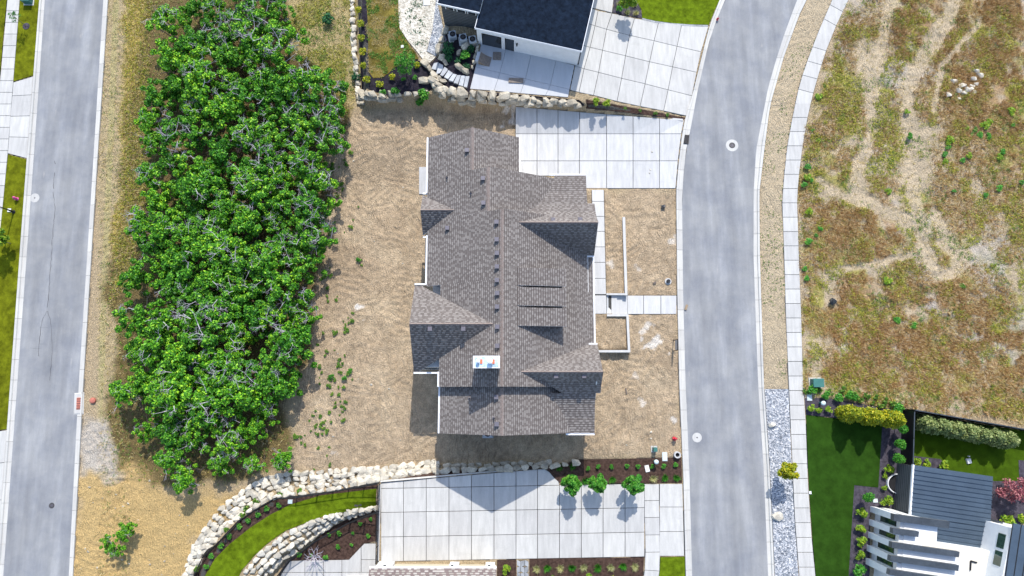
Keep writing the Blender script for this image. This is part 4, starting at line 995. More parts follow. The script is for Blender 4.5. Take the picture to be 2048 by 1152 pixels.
rockwall('weedy boulder wall at the lower left of the dark mulch bed', [([(718, 188), (740, 190), (790, 191), (830, 189), (856, 186)], .85, .05), ([(718, 197), (760, 198), (800, 200)], .8, -.05), ([(717, 205), (740, 206)], .7, -.05)])
rockwall('outer curve of boulders round the fern bed', [([(890, 66), (884, 80), (879, 98), (878, 112), (884, 122)], .85, .1), ([(885, 117), (891, 127)], .7, .1)])
rockwall('inner curve of boulders round the fern bed', [([(950, 88), (935, 92), (921, 102), (913, 118), (911, 126)], .8, .15), ([(920, 136), (929, 144), (938, 149)], .7, .15), ([(955, 96), (952, 112), (947, 130), (942, 146)], .5, .15)])
rockwall('boulders beside the stone stairs', [([(852, 128), (860, 142), (866, 150), (876, 158), (888, 166)], .75, .15)])
rockwall('shaded boulder row below the long house shadow', [([(873, 941), (920, 939), (980, 937), (1060, 934), (1120, 929), (1150, 924)], .8, .2), ([(876, 932), (930, 931), (1000, 929), (1080, 927), (1110, 924)], .75, .05), ([(873, 946), (890, 944)], .5, .1)])
oa = [(870, 924), (815, 930), (760, 936), (690, 938), (640, 941), (590, 944), (540, 952), (500, 970), (450, 1008), (420, 1043), (395, 1085), (380, 1120), (362, 1165)]
ob = [(870, 942), (815, 950), (760, 960), (690, 975), (640, 984), (590, 989), (555, 994), (515, 1012), (474, 1038), (440, 1072), (408, 1106), (390, 1140), (374, 1180)]
rockwall('wide sunlit slope of white boulders outside the curved fence', [(offs(oa, ob, t), .74, .0 + .06 * (i % 2)) for i, t in enumerate((.08, .3, .52, .74, .95))], 'rock_white')
ia = [(754, 1013), (712, 1020), (650, 1033), (612, 1047), (575, 1063), (540, 1087), (514, 1111), (488, 1141), (476, 1165)]
ib = [(754, 1019), (714, 1028), (676, 1043), (648, 1062), (620, 1085), (595, 1104), (565, 1124), (540, 1150), (530, 1170)]
rockwall('sunlit boulder terrace between curved lawn and mulch slope', [(offs(ia, ib, t), .62, .03) for t in (.1, .36, .62, .88)], 'rock_white')
rp = [(1110, 497), (1245, 432), (1270, 457), (1228, 475), (1160, 517), (1245, 508), (1210, 537), (1140, 550), (1175, 562), (1228, 555), (1075, 573), (1140, 597), (1190, 545), (1220, 520)]
for X_, Y_ in rp:
    g = U(1536 + X_ / 3, Y_ / 3); o = boulder(None, (g.x, g.y, g.z + .12), random.uniform(.42, .72), 'rock_white'); tag(o, 'white boulder of the small rock heap in the weedy field', 'boulder', 'rock heap in the field')
for px, py, s, lb in ((1543, 850, .62, 'rounded white boulder half on the gravel verge near the kerb'), (1554, 1033, .85, 'large pale boulder lying low on the gravel verge')):
    g = U(px, py); tag(boulder(None, (g.x, g.y, g.z + .15), s, 'rock_white'), lb, 'boulder')
g = U(850, 163); tag(boulder(None, (g.x, g.y, g.z + .2), 1.0, 'rock'), 'big tan boulder at the corner of the dark mulch bed', 'boulder')
# stone stairs
st = thing('stone_stairs', U(905, 150), 'curving grey stone slab stairs between boulders and fern bed', 'stairs')
steps = [[(868, 126), (878, 124), (874, 140), (862, 138)], [(878, 126), (890, 132), (880, 146), (872, 148)], [(889, 133), (897, 139), (886, 152), (880, 150)], [(897, 140), (906, 146), (896, 158), (888, 154)], [(906, 147), (914, 149), (906, 163), (897, 160)], [(914, 150), (922, 150), (916, 168), (907, 165)], [(922, 151), (931, 151), (926, 172), (917, 170)], [(931, 152), (939, 152), (934, 175), (927, 173)]]
for i, q in enumerate(steps):
    zc = G(*W(sum(a for a, _ in q) / 4, sum(c for _, c in q) / 4, 1.0)) + .14 + .03 * i; p = [W(a, b, zc) for a, b in q]; b = MB(); b.prism(inset(p, .02), -.6, zc); b.build('step', 'stone_step', st)
b = MB(); b.prism([W(939, 152, 1.5), W(944, 154, 1.5), (W(940, 176, 1.5)), W(935, 175, 1.5)], -.4, 1.56); b.build('step', 'wood', st)

# ------------------------------------------------------------------ foliage
def leaves(rng, cen, rad, per, size, flat=.8, upb=.6, asp=.55):
    cen = np.asarray(cen, float); rad = np.asarray(rad, float); n = len(cen) * per
    c = np.repeat(cen, per, 0); r = np.repeat(rad, per)
    d = rng.normal(size=(n, 3)); d /= np.linalg.norm(d, axis=1)[:, None]
    pos = c + d * (r * rng.random(n) ** .4)[:, None] * np.array([[1, 1, flat]])
    nm = rng.normal(size=(n, 3)) * .55 + d * .5; nm[:, 2] += upb; nm /= np.linalg.norm(nm, axis=1)[:, None]
    t = np.cross(nm, rng.normal(size=(n, 3))); t /= np.linalg.norm(t, axis=1)[:, None]; bt = np.cross(nm, t)
    s = size * rng.uniform(.6, 1.4, n)[:, None]
    v = np.stack([pos - t * s, pos - bt * s * asp + t * s * .1, pos + t * s, pos + bt * s * asp + t * s * .1], 1).reshape(-1, 3)
    return v, np.arange(4 * n).reshape(n, 4)
def blades(rng, pos, h, spread, w, per):
    pos = np.asarray(pos, float); n = len(pos) * per; p = np.repeat(pos, per, 0); hh = np.repeat(np.asarray(h, float) * np.ones(len(pos)), per) * rng.uniform(.5, 1.2, n)
    a = rng.random(n) * math.tau; lean = rng.uniform(.25, 1.0, n) * spread
    p = p + np.stack([np.cos(a) * .06, np.sin(a) * .06, np.zeros(n)], 1) * rng.random((n, 1)) * 2
    tip = p + np.stack([np.cos(a) * lean * hh, np.sin(a) * lean * hh, hh * np.sqrt(np.maximum(.1, 1 - lean ** 2 * .7))], 1)
    sd = np.stack([-np.sin(a), np.cos(a), np.zeros(n)], 1) * w * rng.uniform(.6, 1.3, (n, 1))
    return np.stack([p - sd, p + sd, tip], 1).reshape(-1, 3), np.arange(3 * n).reshape(n, 3)
def limb(b, p, d, L, r, depth, rng, n=6, tips=None, kink=.5):
    q = p + d * L; b.tube(p, q, r, r * .62, n)
    if depth == 0:
        if tips is not None: tips.append(q)
        return
    for i in range(rng.integers(2, 4)):
        nd = (d + Vector(rng.normal(size=3)) * kink).normalized(); nd.z = max(nd.z, -.15); limb(b, p.lerp(q, rng.uniform(.6, 1)), nd, L * rng.uniform(.55, .8), r * .55, depth - 1, rng, max(3, n - 1), tips, kink)
def oak(seed, rr=2.2, hh=4.2, dead=1.0):
    rng = np.random.default_rng(seed); b = MB(); tips = []
    for i in range(rng.integers(2, 4)):
        a = rng.random() * math.tau; d = Vector((math.cos(a) * .4, math.sin(a) * .4, 1)).normalized(); limb(b, Vector((math.cos(a) * .15, math.sin(a) * .15, -.4)), d, hh * .42, .11, 2, rng, 6, tips)
    trunk = b.mesh('trunk', 'bark')
    cen, rad = [], []
    lobes = [(rng.uniform(-.55, .55) * rr, rng.uniform(-.55, .55) * rr, rng.uniform(.55, .8) * rr) for _ in range(4)] + [(0, 0, rr * .75)]
    while len(cen) < 50:
        lx_, ly_, lr = lobes[rng.integers(len(lobes))]; a = rng.random() * math.tau; q = math.sqrt(rng.random())
        x, y = lx_ + math.cos(a) * q * lr, ly_ + math.sin(a) * q * lr; dd = min(1, math.hypot(x, y) / (rr * 1.15))
        z = hh * (.52 + .48 * math.sqrt(max(0, 1 - dd * dd)) * rng.uniform(.75, 1.05)) - (rng.random() < .45) * rng.uniform(.4, 1.8)
        cen.append((x, y, max(.6, z))); rad.append(rng.uniform(.24, .5))
    v, f = leaves(rng, cen, rad, 130, .11, .7, .5, .62)
    crown = npmesh('crown', v, f, 'oak_leaf')
    parts = [('trunk', trunk), ('crown', crown)]
    if dead > 0:
        b = MB(); k = int(5 * dead)
        for i in range(k):
            c = cen[rng.integers(len(cen))]; a = rng.random() * math.tau
            d = Vector((math.cos(a), math.sin(a), rng.uniform(.1, .6))).normalized(); limb(b, Vector((c[0] * .8, c[1] * .8, min(c[2] + .22, hh + .1))), d, rng.uniform(.5, .9), .03, 3, rng, 3, None, .65)
        parts.append(('dead_twigs', b.mesh('dead_twigs', 'twig')))
    return parts
OAKS = [oak(200 + i, 2.0 + .12 * i, 3.9 + .18 * (i % 4), (0, 1, 2.5, 1, 3.2, .8, 2, 3.6)[i]) for i in range(8)]
CROWN = [(320, 0), (380, -40), (545, -40), (555, 70), (620, 145), (680, 205), (680, 255), (635, 300), (640, 340), (648, 420), (622, 520), (615, 600), (600, 700), (555, 780), (520, 850), (480, 905), (420, 925), (320, 945), (290, 905), (245, 820), (242, 700), (270, 655), (235, 610), (262, 555), (285, 480), (262, 420), (300, 330), (275, 250), (310, 150), (315, 60)]
GAPS = [(345, 345, 20), (452, 575, 20), (525, 560, 14), (470, 770, 10), (500, 910, 30), (690, 150, 30), (430, 420, 12), (400, 300, 8), (430, 520, 14), (380, 705, 8), (505, 690, 10), (335, 255, 8), (560, 335, 8), (450, 845, 10), (300, 560, 6)]
pts = []; rg2 = np.random.default_rng(31); tries = 0
while tries < 9000 and len(pts) < 150:
    tries += 1; px, py = rg2.uniform(220, 700), rg2.uniform(-35, 950)
    if not bool(inside(CROWN, np.array(px), np.array(py))): continue
    if any(math.hypot(px - a, py - b) < r + 12 for a, b, r in GAPS): continue
    if all((px - a) ** 2 + ((py - b)) ** 2 < 1e9 and math.hypot(px - a, py - b) > 44 for a, b in pts): pts.append((px, py))
pts.sort(key=lambda p: p[1]); LBL = {}
def edge_pick(sg, word):
    k = 0; y_ = -40
    while y_ < 950:
        band = [p for p in pts if y_ <= p[1] < y_ + 66 and p not in LBL]
        if band: p = max(band, key=lambda p: p[0] * sg); LBL[p] = ORD[k] + ' scrub oak from the top along the ' + word + ' of the thicket'; k += 1
        y_ += 66
edge_pick(-1, 'street side'); edge_pick(1, 'dirt lot side')
for i, (px, py) in enumerate(pts):
    g = U(px, py, 3.4); edge = float(sdf(CROWN, np.array(px), np.array(py)))
    v = int(rg2.integers(8)); 
    if px > 470 and rg2.random() < .6: v = (2, 4, 6, 7)[int(rg2.integers(4))]
    elif px < 380 and rg2.random() < .55: v = (0, 1, 5, 3)[int(rg2.integers(4))]
    stamp(OAKS[v], 'oak_tree', (g.x, g.y, g.z), rg2.random() * math.tau, rg2.uniform(.7, 1.2) * (.85 if edge < 22 else 1), LBL.get((px, py), 'leafy green scrub oak in the middle of the dense thicket'), 'tree', 'scrub oaks of the thicket' if (px, py) not in LBL else 'scrub oaks along the thicket edge')
for px, py, s, lb in ((228, 1085, .52, 'small lone scrub oak on the yellow soil at lower left'), (250, 1060, .5, 'dark little scrub oak just right of the lone one on yellow soil'), (560, 915, .55, 'low scrub oak at the bottom tip of the thicket by the white boulders'), (510, 930, .5, 'low scrub oak left of the thicket tip above the white boulders'), (385, 955, .7, 'scrub oak at the bottom edge of the thicket over bare yellow soil')):
    g = U(px, py, 1.6); stamp(OAKS[random.choice((1, 3, 5, 2))], 'oak_tree', (g.x, g.y, g.z), random.random() * 6, s, lb, 'tree')

# small shrubs -------------------------------------------------------
def bush(seed, m, r=.35, h=.55, per=34, size=.07, k=12, asp=.6):
    rng = np.random.default_rng(seed); cen = []; rad = []
    for i in range(k):
        a = rng.random() * math.tau; q = math.sqrt(rng.random()) * .7; cen.append((math.cos(a) * q * r, math.sin(a) * q * r, h * (.3 + .5 * (1 - q * q)))); rad.append(r * rng.uniform(.3, .5))
    v, f = leaves(rng, cen, rad, per, size, .85, .5, asp); return npmesh('shrub', v, f, m)
def column(seed, m, r=.45, h=3.0, size=.075, per=40, k=60):
    rng = np.random.default_rng(seed); cen, rad = [], []
    for i in range(k):
        t = rng.random(); a = rng.random() * math.tau; w = r * min(1, (1 - t) * 2.2 + .12) * (.8 + .2 * min(1, t * 6)); cen.append((math.cos(a) * w * .7, math.sin(a) * w * .7, .12 + t * (h - .2))); rad.append(.14 + w * .42)
    v, f = leaves(rng, cen, rad, per, size, 1.1, .3, .5); fol = npmesh('foliage', v, f, m)
    b = MB(); b.tube((0, 0, -.2), (0, 0, h * .8), .05, .02, 6); return [('stem', b.mesh('stem', 'bark')), ('foliage', fol)]
def sapling(seed, m, r=.8, h=2.6, size=.09, per=42, k=26, tr=.035, bare=.45):
    rng = np.random.default_rng(seed); b = MB(); b.tube((0, 0, -.2), (.03, .02, h * bare), tr, tr * .8, 7); tips = []
    for i in range(6): a = rng.random() * math.tau; limb(b, Vector((.03, .02, h * (bare - .05 + .07 * i))), Vector((math.cos(a) * .7, math.sin(a) * .7, .8)).normalized(), h * .22, tr * .5, 1, rng, 4, tips)
    cen, rad = [], []
    for i in range(k):
        t = rng.random(); a = rng.random() * math.tau; w = r * math.sqrt(max(0, 1 - (2 * t - .85) ** 2 * .75)) * math.sqrt(rng.random()); cen.append((math.cos(a) * w, math.sin(a) * w, h * (bare + (1 - bare) * t))); rad.append(rng.uniform(.14, .3) * r / .8)
    v, f = leaves(rng, cen, rad, per, size, .85, .4, .6); return [('trunk', b.mesh('trunk', 'bark')), ('crown', npmesh('crown', v, f, m))]
def tuft(seed, m, h=.45, per=70, spread=.9, w=.022, r=.1):
    rng = np.random.default_rng(seed); v, f = blades(rng, rng.normal(size=(3, 3)) * np.array([[r, r, 0]]), h, spread, w, per); return npmesh('tuft', v, f, m)
def put(proto, name, px, py, s, label, cat, group=None, up=0.0, ztop=0.0):
    g = U(px, py, up * (s if isinstance(s, (int, float)) else 1)); return stamp(proto, name, (g.x, g.y, g.z + ztop), random.random() * math.tau, s, label, cat, group)
B_yel = [bush(300 + i, 'yellow_leaf', .42, .62) for i in range(3)]; B_grn = [bush(310 + i, 'green_leaf', .36, .55) for i in range(3)]; B_lime = [bush(320 + i, 'lime_leaf', .5, .8, 40, .085) for i in range(3)]
B_dark = [bush(330 + i, 'dark_leaf', .45, .6) for i in range(2)]; B_weed = [bush(340 + i, 'weed_leaf', .28, .35, 22, .06, 7) for i in range(4)]; T_pale = [tuft(350 + i, 'pale_grass') for i in range(2)]
T_grn = [tuft(354 + i, 'green_leaf', .42, 70, .9, .03) for i in range(2)]
for i, (px, py) in enumerate(((718.5, 20), (722, 48), (722, 76), (725, 103), (728, 131), (734, 159), (759, 169), (786, 154), (833, 130))): put(random.choice(B_yel), 'round_shrub', px, py, 1.0, ORD[i] + ' yellow ball shrub of the dark mulch bed, counted from the top left', 'shrub', 'yellow ball shrubs of the top garden', .3)
for px, py, s, lb in ((807, 159, .8, 'small green plant beside the young tree trunk in the dark mulch'), (829, 155, .8, 'small green plant right of the young tree in the dark mulch'), (846, 190, 2.0, 'big green bush hanging over the boulders next to the stone stairs'), (840, 203, 1.5, 'leafy bush at the boulder foot above the tree shadow'), (790, 183, 1.4, 'round green bush on top of the weedy boulder wall'), (766, 185, 1.0, 'low green bush at the left end of the weedy boulder wall'), (713, 155, 1.2, 'blue green weed beside the narrow white boulder line'), (657, 38, 1.6, 'blue green yucca-like weed on the dry slope')):
    put(random.choice(B_grn if 'blue' not in lb else B_dark), 'green_bush', px, py, s, lb, 'bush', None, .3)
put(sapling(400, 'green_leaf', 1.15, 3.4, .09, 40, 34, .05, .4), 'young_tree', 814, 146, 1.0, 'young green tree in the dark mulch bed of the top garden', 'tree')
for px, py, s, lb in ((898, 96, 1.6, 'tall dark fern left in the sunken bed'), (897, 116, 1.0, 'round dark fern in the lower sunken bed'), (917, 121, .9, 'small round fern at the inner boulder curve'), (933, 132, .9, 'round fern at the bottom tip of the sunken bed'), (940, 97, 1.0, 'dark fern by the white wall corner')): put(random.choice(B_dark), 'fern', px, py, s, lb, 'fern', None, .3)
put(B_grn[0], 'green_bush', 932, 108, 1.6, 'bright upright green bush inside the inner boulder curve', 'bush', None, .5)
for i, (px, py) in enumerate(((1238, 20), (1255, 26), (1273, 28), (1269, 11), (1240, 8))): put(T_pale[i % 2] if i else B_grn[1], 'grass_clump', px, py, 1.0, ORD[i] + ' clump counted clockwise in the grey bed at the top driveway', 'grass clump', 'grass clumps by the top driveway')
put(sapling(402, 'lime_leaf', .85, 3.4, .12, 110, 26), 'young_tree', 1251, 24, 1.0, 'young tree in the grey bed casting its shadow on the top driveway', 'tree')
for i, (px, py) in enumerate(((1190, 207), (1212, 209), (1250, 218), (1280, 223), (1310, 228), (1335, 232))): put(random.choice(B_weed if i > 1 else B_lime), 'weed', px, py, .9, ORD[i] + ' low weed from the left between the two upper driveways', 'weed', 'weeds between the upper driveways')
# lower neighbour's beds
for i, (px, py, s) in enumerate(((1139, 962, 1.0), (1190, 961, .95), (1258, 962, 1.05))):
    put(sapling(410 + i, 'green_leaf', .85, 3.3, .125, 150, 32), 'young_tree', px, py, s, ('leftmost of three young trees above the lower driveway, half in house shade', 'middle of three young trees above the lower driveway', 'rightmost of three young trees above the lower driveway')[i], 'tree')
for i, (px, py) in enumerate(((1175, 936), (1196, 933), (1223, 933), (1252, 931), (1274, 932), (1303, 932), (1327, 932), (1351, 929))): put(random.choice(B_grn), 'small_shrub', px, py, .75, ORD[i] + ' small shrub from the left in the upper row of the brown bed', 'shrub', 'upper row of bed shrubs')
for i, (px, py) in enumerate(((1119, 935), (1146, 932), (1172, 960), (1225, 959), (1329, 956), (1352, 955))): put(random.choice(T_grn), 'grass_clump', px, py, 1.0, ORD[i] + ' green grass clump from the left in the brown bed above the lower driveway', 'grass clump', 'green clumps of the brown bed')
put(T_pale[0], 'grass_clump', 1304, 956, 1.1, 'pale yellow grass clump in the brown bed above the lower driveway', 'grass clump')
for i, px in enumerate((1073, 1095, 1121, 1143, 1166, 1194, 1221, 1246, 1270)):
    p = i % 2 == 0; put(random.choice(T_pale if p else T_grn), 'grass_clump', px, 1136 - i * .5, 1.05, ORD[i] + ' from the left in the grass clump row below the lower driveway, ' + ('pale' if p else 'green'), 'grass clump', ('pale' if p else 'green') + ' clumps of the lower row')
put(B_lime[0], 'small_shrub', 1011, 1138, 1.0, 'yellow green shrub left of the paver path', 'shrub', None, .3)
for i, px in enumerate((1112, 1172, 1232)): put(sapling(420 + i, 'lime_leaf', .8, 2.4, .09, 40, 22), 'young_tree', px, 1158, 1.0, ('leftmost', 'middle', 'rightmost')[i] + ' of three saplings cut by the bottom picture edge', 'tree')
for i, (px, py) in enumerate(((558.5, 1010), (535, 1017), (515.5, 1028), (496, 1041), (478, 1053), (460, 1073), (442, 1091), (424.5, 1112), (413.5, 1132))): put(random.choice(B_grn), 'small_shrub', px, py, .9, ORD[i] + ' green shrub from the top of the curved mulch strip inside the fence', 'shrub', 'shrubs of the curved strip', .25)
for px, py in ((720, 1047), (742, 1037), (678, 1067), (706, 1065), (736, 1072), (703, 1090), (677, 1093), (658, 1070), (599, 1110), (652, 1115), (623, 1110)): put(random.choice(B_grn), 'small_shrub', px, py, random.uniform(.5, .85), 'small green shrub on the brown mulch slope below the inner fence', 'shrub', 'shrubs of the mulch slope', .2)
for px, py in ((456, 1057), (516, 1001), (560, 988), (497, 1018), (487, 1030), (398, 1138), (600, 983)): put(random.choice(B_weed), 'weed', px, py, 1.5, 'green weed among white boulders outside the fence', 'weed', 'weeds among the boulders')
b = MB(); rng_ = np.random.default_rng(5)
for i in range(9): a = i * .7; limb(b, Vector((0, 0, .5)), Vector((math.cos(a), math.sin(a), .9)).normalized(), .5, .03, 2, rng_, 4, None, .5)
tm = b.mesh('branches', 'twig'); b = MB(); b.tube((0, 0, -.2), (0, 0, .6), .05, .04, 7)
put([('trunk', b.mesh('trunk', 'bark')), ('branches', tm)], 'bare_tree', 634, 1110, 1.6, 'bare leafless small tree beside the lower patio', 'tree')
# white modern house: beds
for i, (px, py) in enumerate(((1622, 816), (1636, 819), (1656, 820))): put(random.choice(B_lime), 'small_shrub', px, py, .8, ORD[i] + ' from the left of three small ball shrubs by the pavement', 'shrub', 'three ball shrubs by the pavement', .3)
for i, (px, py) in enumerate(((1683, 827), (1721, 832), (1763, 837))): put(column(430 + i, 'yellow_leaf', .7, 3.9, .10, 130, 76), 'columnar_tree', px, py, 1.0, ('leftmost', 'middle', 'rightmost')[i] + ' of three yellow columnar trees beside the turf lawn', 'tree')
for i, (px, py) in enumerate(((1700, 829), (1741, 834))): put(column(434 + i, 'yellow_leaf', .5, 2.4, .09, 70, 50), 'columnar_tree', px, py, 1.0, ('shorter yellow columnar tree between the left and middle tall ones', 'shorter yellow columnar tree between the middle and right tall ones')[i], 'tree')
for i, (px, py) in enumerate(((1789, 856), (1785, 886), (1781, 914), (1722, 990))):
    pr_ = [('trunk', None), ('crown', None)]; b = MB(); b.tube((0, 0, -.2), (0, 0, 1.2), .03, .03, 7); rng_ = np.random.default_rng(440 + i); v, f = leaves(rng_, [(0, 0, 1.35), (.1, 0, 1.5), (-.12, .06, 1.25), (0, -.1, 1.1)], [.42, .36, .36, .34], 260, .07, .9, .4)
    put([('trunk', b.mesh('trunk', 'bark')), ('crown', npmesh('crown', v, f, 'green_leaf'))], 'ball_tree', px, py, 1.1, ('top one of three ball trees along the black fence', 'middle one of three ball trees along the black fence', 'lowest of three ball trees along the black fence', 'single ball tree at the corner of the turf lawn near the white frames')[i], 'tree')
for px, py, s, lb in ((1777, 939, 1.0, 'yellow green shrub next to the curved window well'), (1770, 952, .6, 'tiny green shrub above the curved window well'), (1768, 975, .6, 'tiny shrub left of the curved window well'), (1771, 1000, 1.25, 'large bright shrub between window well and white frames'), (1722, 1026, 1.1, 'topmost shrub of the row beside the white frames'), (1720, 1058, 1.0, 'second shrub of the row beside the white frames'), (1722, 1083, 1.1, 'third shrub of the row beside the white frames'), (1718, 1109, 1.0, 'fourth shrub of the row beside the white frames')): put(random.choice(B_lime), 'garden_shrub', px, py, s, lb, 'shrub', None, .35)
put(B_grn[2], 'garden_shrub', 1720, 1143, 1.9, 'big round green shrub at the bottom end of the row by the white frames', 'shrub', None, .4)
for px, py, s, lb in ((1831, 921, 1.0, 'yellow green shrub at the fence corner above the metal roof'), (1853, 927, .9, 'middle yellow green shrub above the metal roof'), (1888, 932, 1.15, 'right yellow shrub above the metal roof'), (2013, 1043, 1.5, 'lime shrub between pink maple and white wall'), (2046, 1036, 1.2, 'lime shrub cut by the right picture edge'), (2046, 990, 1.0, 'dark shrub at the right picture edge')): put(random.choice(B_lime), 'garden_shrub', px, py, s, lb, 'shrub', None, .35)
for i in range(7):
    t = i / 6; put(column(450 + i, 'sage_leaf', .72, 2.9, .11, 120, 46), 'fence_shrub', 1836 + 156 * t, 847 + 30 * t, 1.0, ORD[i] + ' from the left of seven pale green shrubs inside the black fence', 'shrub', 'seven shrubs along the black fence')
put(sapling(460, 'pink_leaf', 1.35, 2.7, .09, 70, 34, .05, .3), 'maple_tree', 2006, 975, 1.0, 'pink red maple beside the metal roof', 'tree')
put(sapling(461, 'yellow_leaf', .8, 3.3, .12, 130, 28), 'young_tree', 1556, 938, 1.0, 'yellow green street tree on the gravel verge', 'tree')
put(sapling(462, 'lime_leaf', 1.0, 3.4, .12, 110, 26), 'young_tree', 22, 487, 1.0, 'bright green street tree at the left picture edge', 'tree')
put(sapling(463, 'green_leaf', .6, 2.6, .07, 14, 16, .03, .5), 'young_tree', 53, 53, 1.0, 'thin sparse sapling in a mulch ring by the left street', 'tree')
g = U(53, 53); b = MB(); b.lathe((g.x, g.y, g.z + .05), [(.4, 0), (.38, .04), (.1, .06)], 18); tag(b.build('mulch_ring', 'mulch_grey'), 'round mulch ring under the thin sapling', 'mulch ring')

# weeds on the lot: each its own plant
rg3 = np.random.default_rng(77); LOTW = [(690, 255, 12, 4), (665, 335, 14, 12), (676, 380, 14, 12), (660, 410, 12, 8), (700, 430, 25, 5), (660, 470, 22, 6), (650, 550, 14, 5), (655, 600, 18, 5), (690, 640, 26, 8), (660, 680, 26, 8), (690, 740, 22, 9), (665, 770, 26, 14), (680, 810, 30, 18), (640, 850, 22, 12), (600, 870, 18, 8), (690, 660, 14, 5), (720, 520, 8, 2), (650, 920, 30, 6), (700, 300, 18, 3)]
for cx_, cy_, r, n in LOTW:
    for i in range(n):
        px, py = rg3.normal(cx_, r * .55), rg3.normal(cy_, r * .7); s = float(rg3.uniform(.4, 1.2)); g = U(px, py); s = (s, s * .85, s * .7)
        stamp(B_weed[int(rg3.integers(4))], 'weed', (g.x, g.y, g.z), float(rg3.random() * 6), s, 'small green weed growing on the bare dirt beside the thicket', 'weed', 'weeds on the dirt lot')
for px, py in ((718, 520), (702, 742), (664, 752), (690, 757)): put(B_grn[1], 'weed', px, py, .8, 'larger dark green weed standing out on the dirt lot', 'weed', 'larger weeds on the dirt lot')
for i in range(46):
    px, py = rg3.uniform(1620, 2040), rg3.uniform(200, 760)
    if i < 22: px, py = rg3.normal(1930, 60), rg3.normal(310, 50)
    elif i < 34: py = rg3.uniform(120, 640); px = pl(SR, py) + 7 + abs(rg3.normal(0, 14))
    g = U(px, py); s_ = float(rg3.uniform(.6, 1.3)); stamp(B_grn[int(rg3.integers(3))] if i % 3 else B_lime[0], 'weed_bush', (g.x, g.y, g.z - .08), i, (s_, s_ * .85, s_ * .6), 'small green bush scattered in the dry field', 'bush', 'green bushes of the dry field')
for i in range(26):
    t = i / 25; px = 1612 + 190 * t + rg3.normal(0, 4); py = 783 + 34 * t * t + rg3.normal(0, 5); g = U(px, py)
    stamp((B_grn + B_weed)[int(rg3.integers(7))], 'weed_bush', (g.x, g.y, g.z), 0, float(rg3.uniform(.8, 1.5)), 'green bush in the dense strip above the yellow columnar trees', 'bush', 'bushes bordering the grey bed')

# uncountable ground cover --------------------------------------------
def groundz(x, y):
    i = np.clip(np.round((x + 58) / GS).astype(int), 0, len(gxs) - 1); j = np.clip(np.round((y + 33) / GS).astype(int), 0, len(gys) - 1); return Z2[i, j], flat[i, j], i, j
def cover(name, label, cat, m, mask, n, per, h, w, spread=.9, seed=1, leafy=False, onflat=False):
    rng = np.random.default_rng(seed); out = []; tot = 0
    wt = (mask * (flat if onflat else ~flat) * (np.abs(X) < 54) * (Y > -30) * (Y < 36)).ravel(); cum = np.cumsum(wt); k = np.searchsorted(cum, rng.random(n) * cum[-1]); k = np.minimum(k, len(wt) - 1)
    x = X.ravel()[k] + rng.uniform(-.5, .5, n) * GS; y = Y.ravel()[k] + rng.uniform(-.5, .5, n) * GS; z, fl, i, j = groundz(x, y); z = np.where(fl, z + .13, z); idx = np.arange(n)
    p = np.stack([x[idx], y[idx], z[idx] - .02], 1)
    if leafy: v, f = leaves(rng, p + np.array([[0, 0, h * .4]]), np.full(len(p), h * .8), per, w, .6, .5)
    else: v, f = blades(rng, p, h * rng.uniform(.6, 1.3, len(p)), spread, w, per)
    o = bpy.data.objects.new(name, npmesh(name, v, f, m)); COL.objects.link(o); tag(o, label, cat, None, 'stuff'); return o
notrack = (1 - tracks) * fld
cover('dry_grass', 'brown dry grass covering the field right of the pavement', 'grass', 'dry_leaf', np.clip(notrack * (brown * ss(.38, .56, n2) * ss(.36, .5, fbm(X, Y, 1.7, 133)) + .28 * ss(.4, .55, n1)), 0, 1), 26000, 7, .34, .024, 1.0, 1)
cover('straw_grass', 'pale straw grass over the field and left verge', 'grass', 'straw_leaf', np.clip(notrack * .5 * ss(.3, .55, n1) + tracks * fld * .12 + mk['dry'] * .7 + mk['slope'] * .25 + verge * .10, 0, 1), 20000, 6, .28, .022, 1.0, 2)
cover('olive_weeds', 'olive yellow weeds in patches across the field', 'weeds', 'olive_leaf', np.clip(notrack * ss(.52, .62, fbm(X, Y, 1.5, 44)) + mk['dry'] * .45 + mk['slope'] * ss(.45, .6, n1) * .5 + soft([(1665, 140), (1720, 150), (1715, 260), (1670, 250)], 10, 10, 80) + soft([(1755, 200), (1800, 215), (1815, 310), (1770, 320), (1745, 270)], 8, 8, 83), 0, 1), 17000, 9, .26, .05, 1.0, 3, True)
cover('green_weeds', 'green weeds along the thicket, slope and field edges', 'weeds', 'weed_leaf', np.clip(mk['slope'] * ss(.48, .62, fbm(X, Y, 2.6, 90)) + mk['thick'] * .22 + fld * ss(.57, .66, fbm(X, Y, 1.6, 92)) * .8 + soft([(1600, 780), (1800, 800), (2060, 845), (2060, 815), (1800, 780)], 10, 10, 95) * .7, 0, 1), 8000, 9, .24, .05, 1.0, 4, True)
cover('leaf_litter_grass', 'dry understory grass below the oaks', 'grass', 'straw_leaf', mk['thick'] * .5, 4000, 6, .3, .02, 1.0, 5)

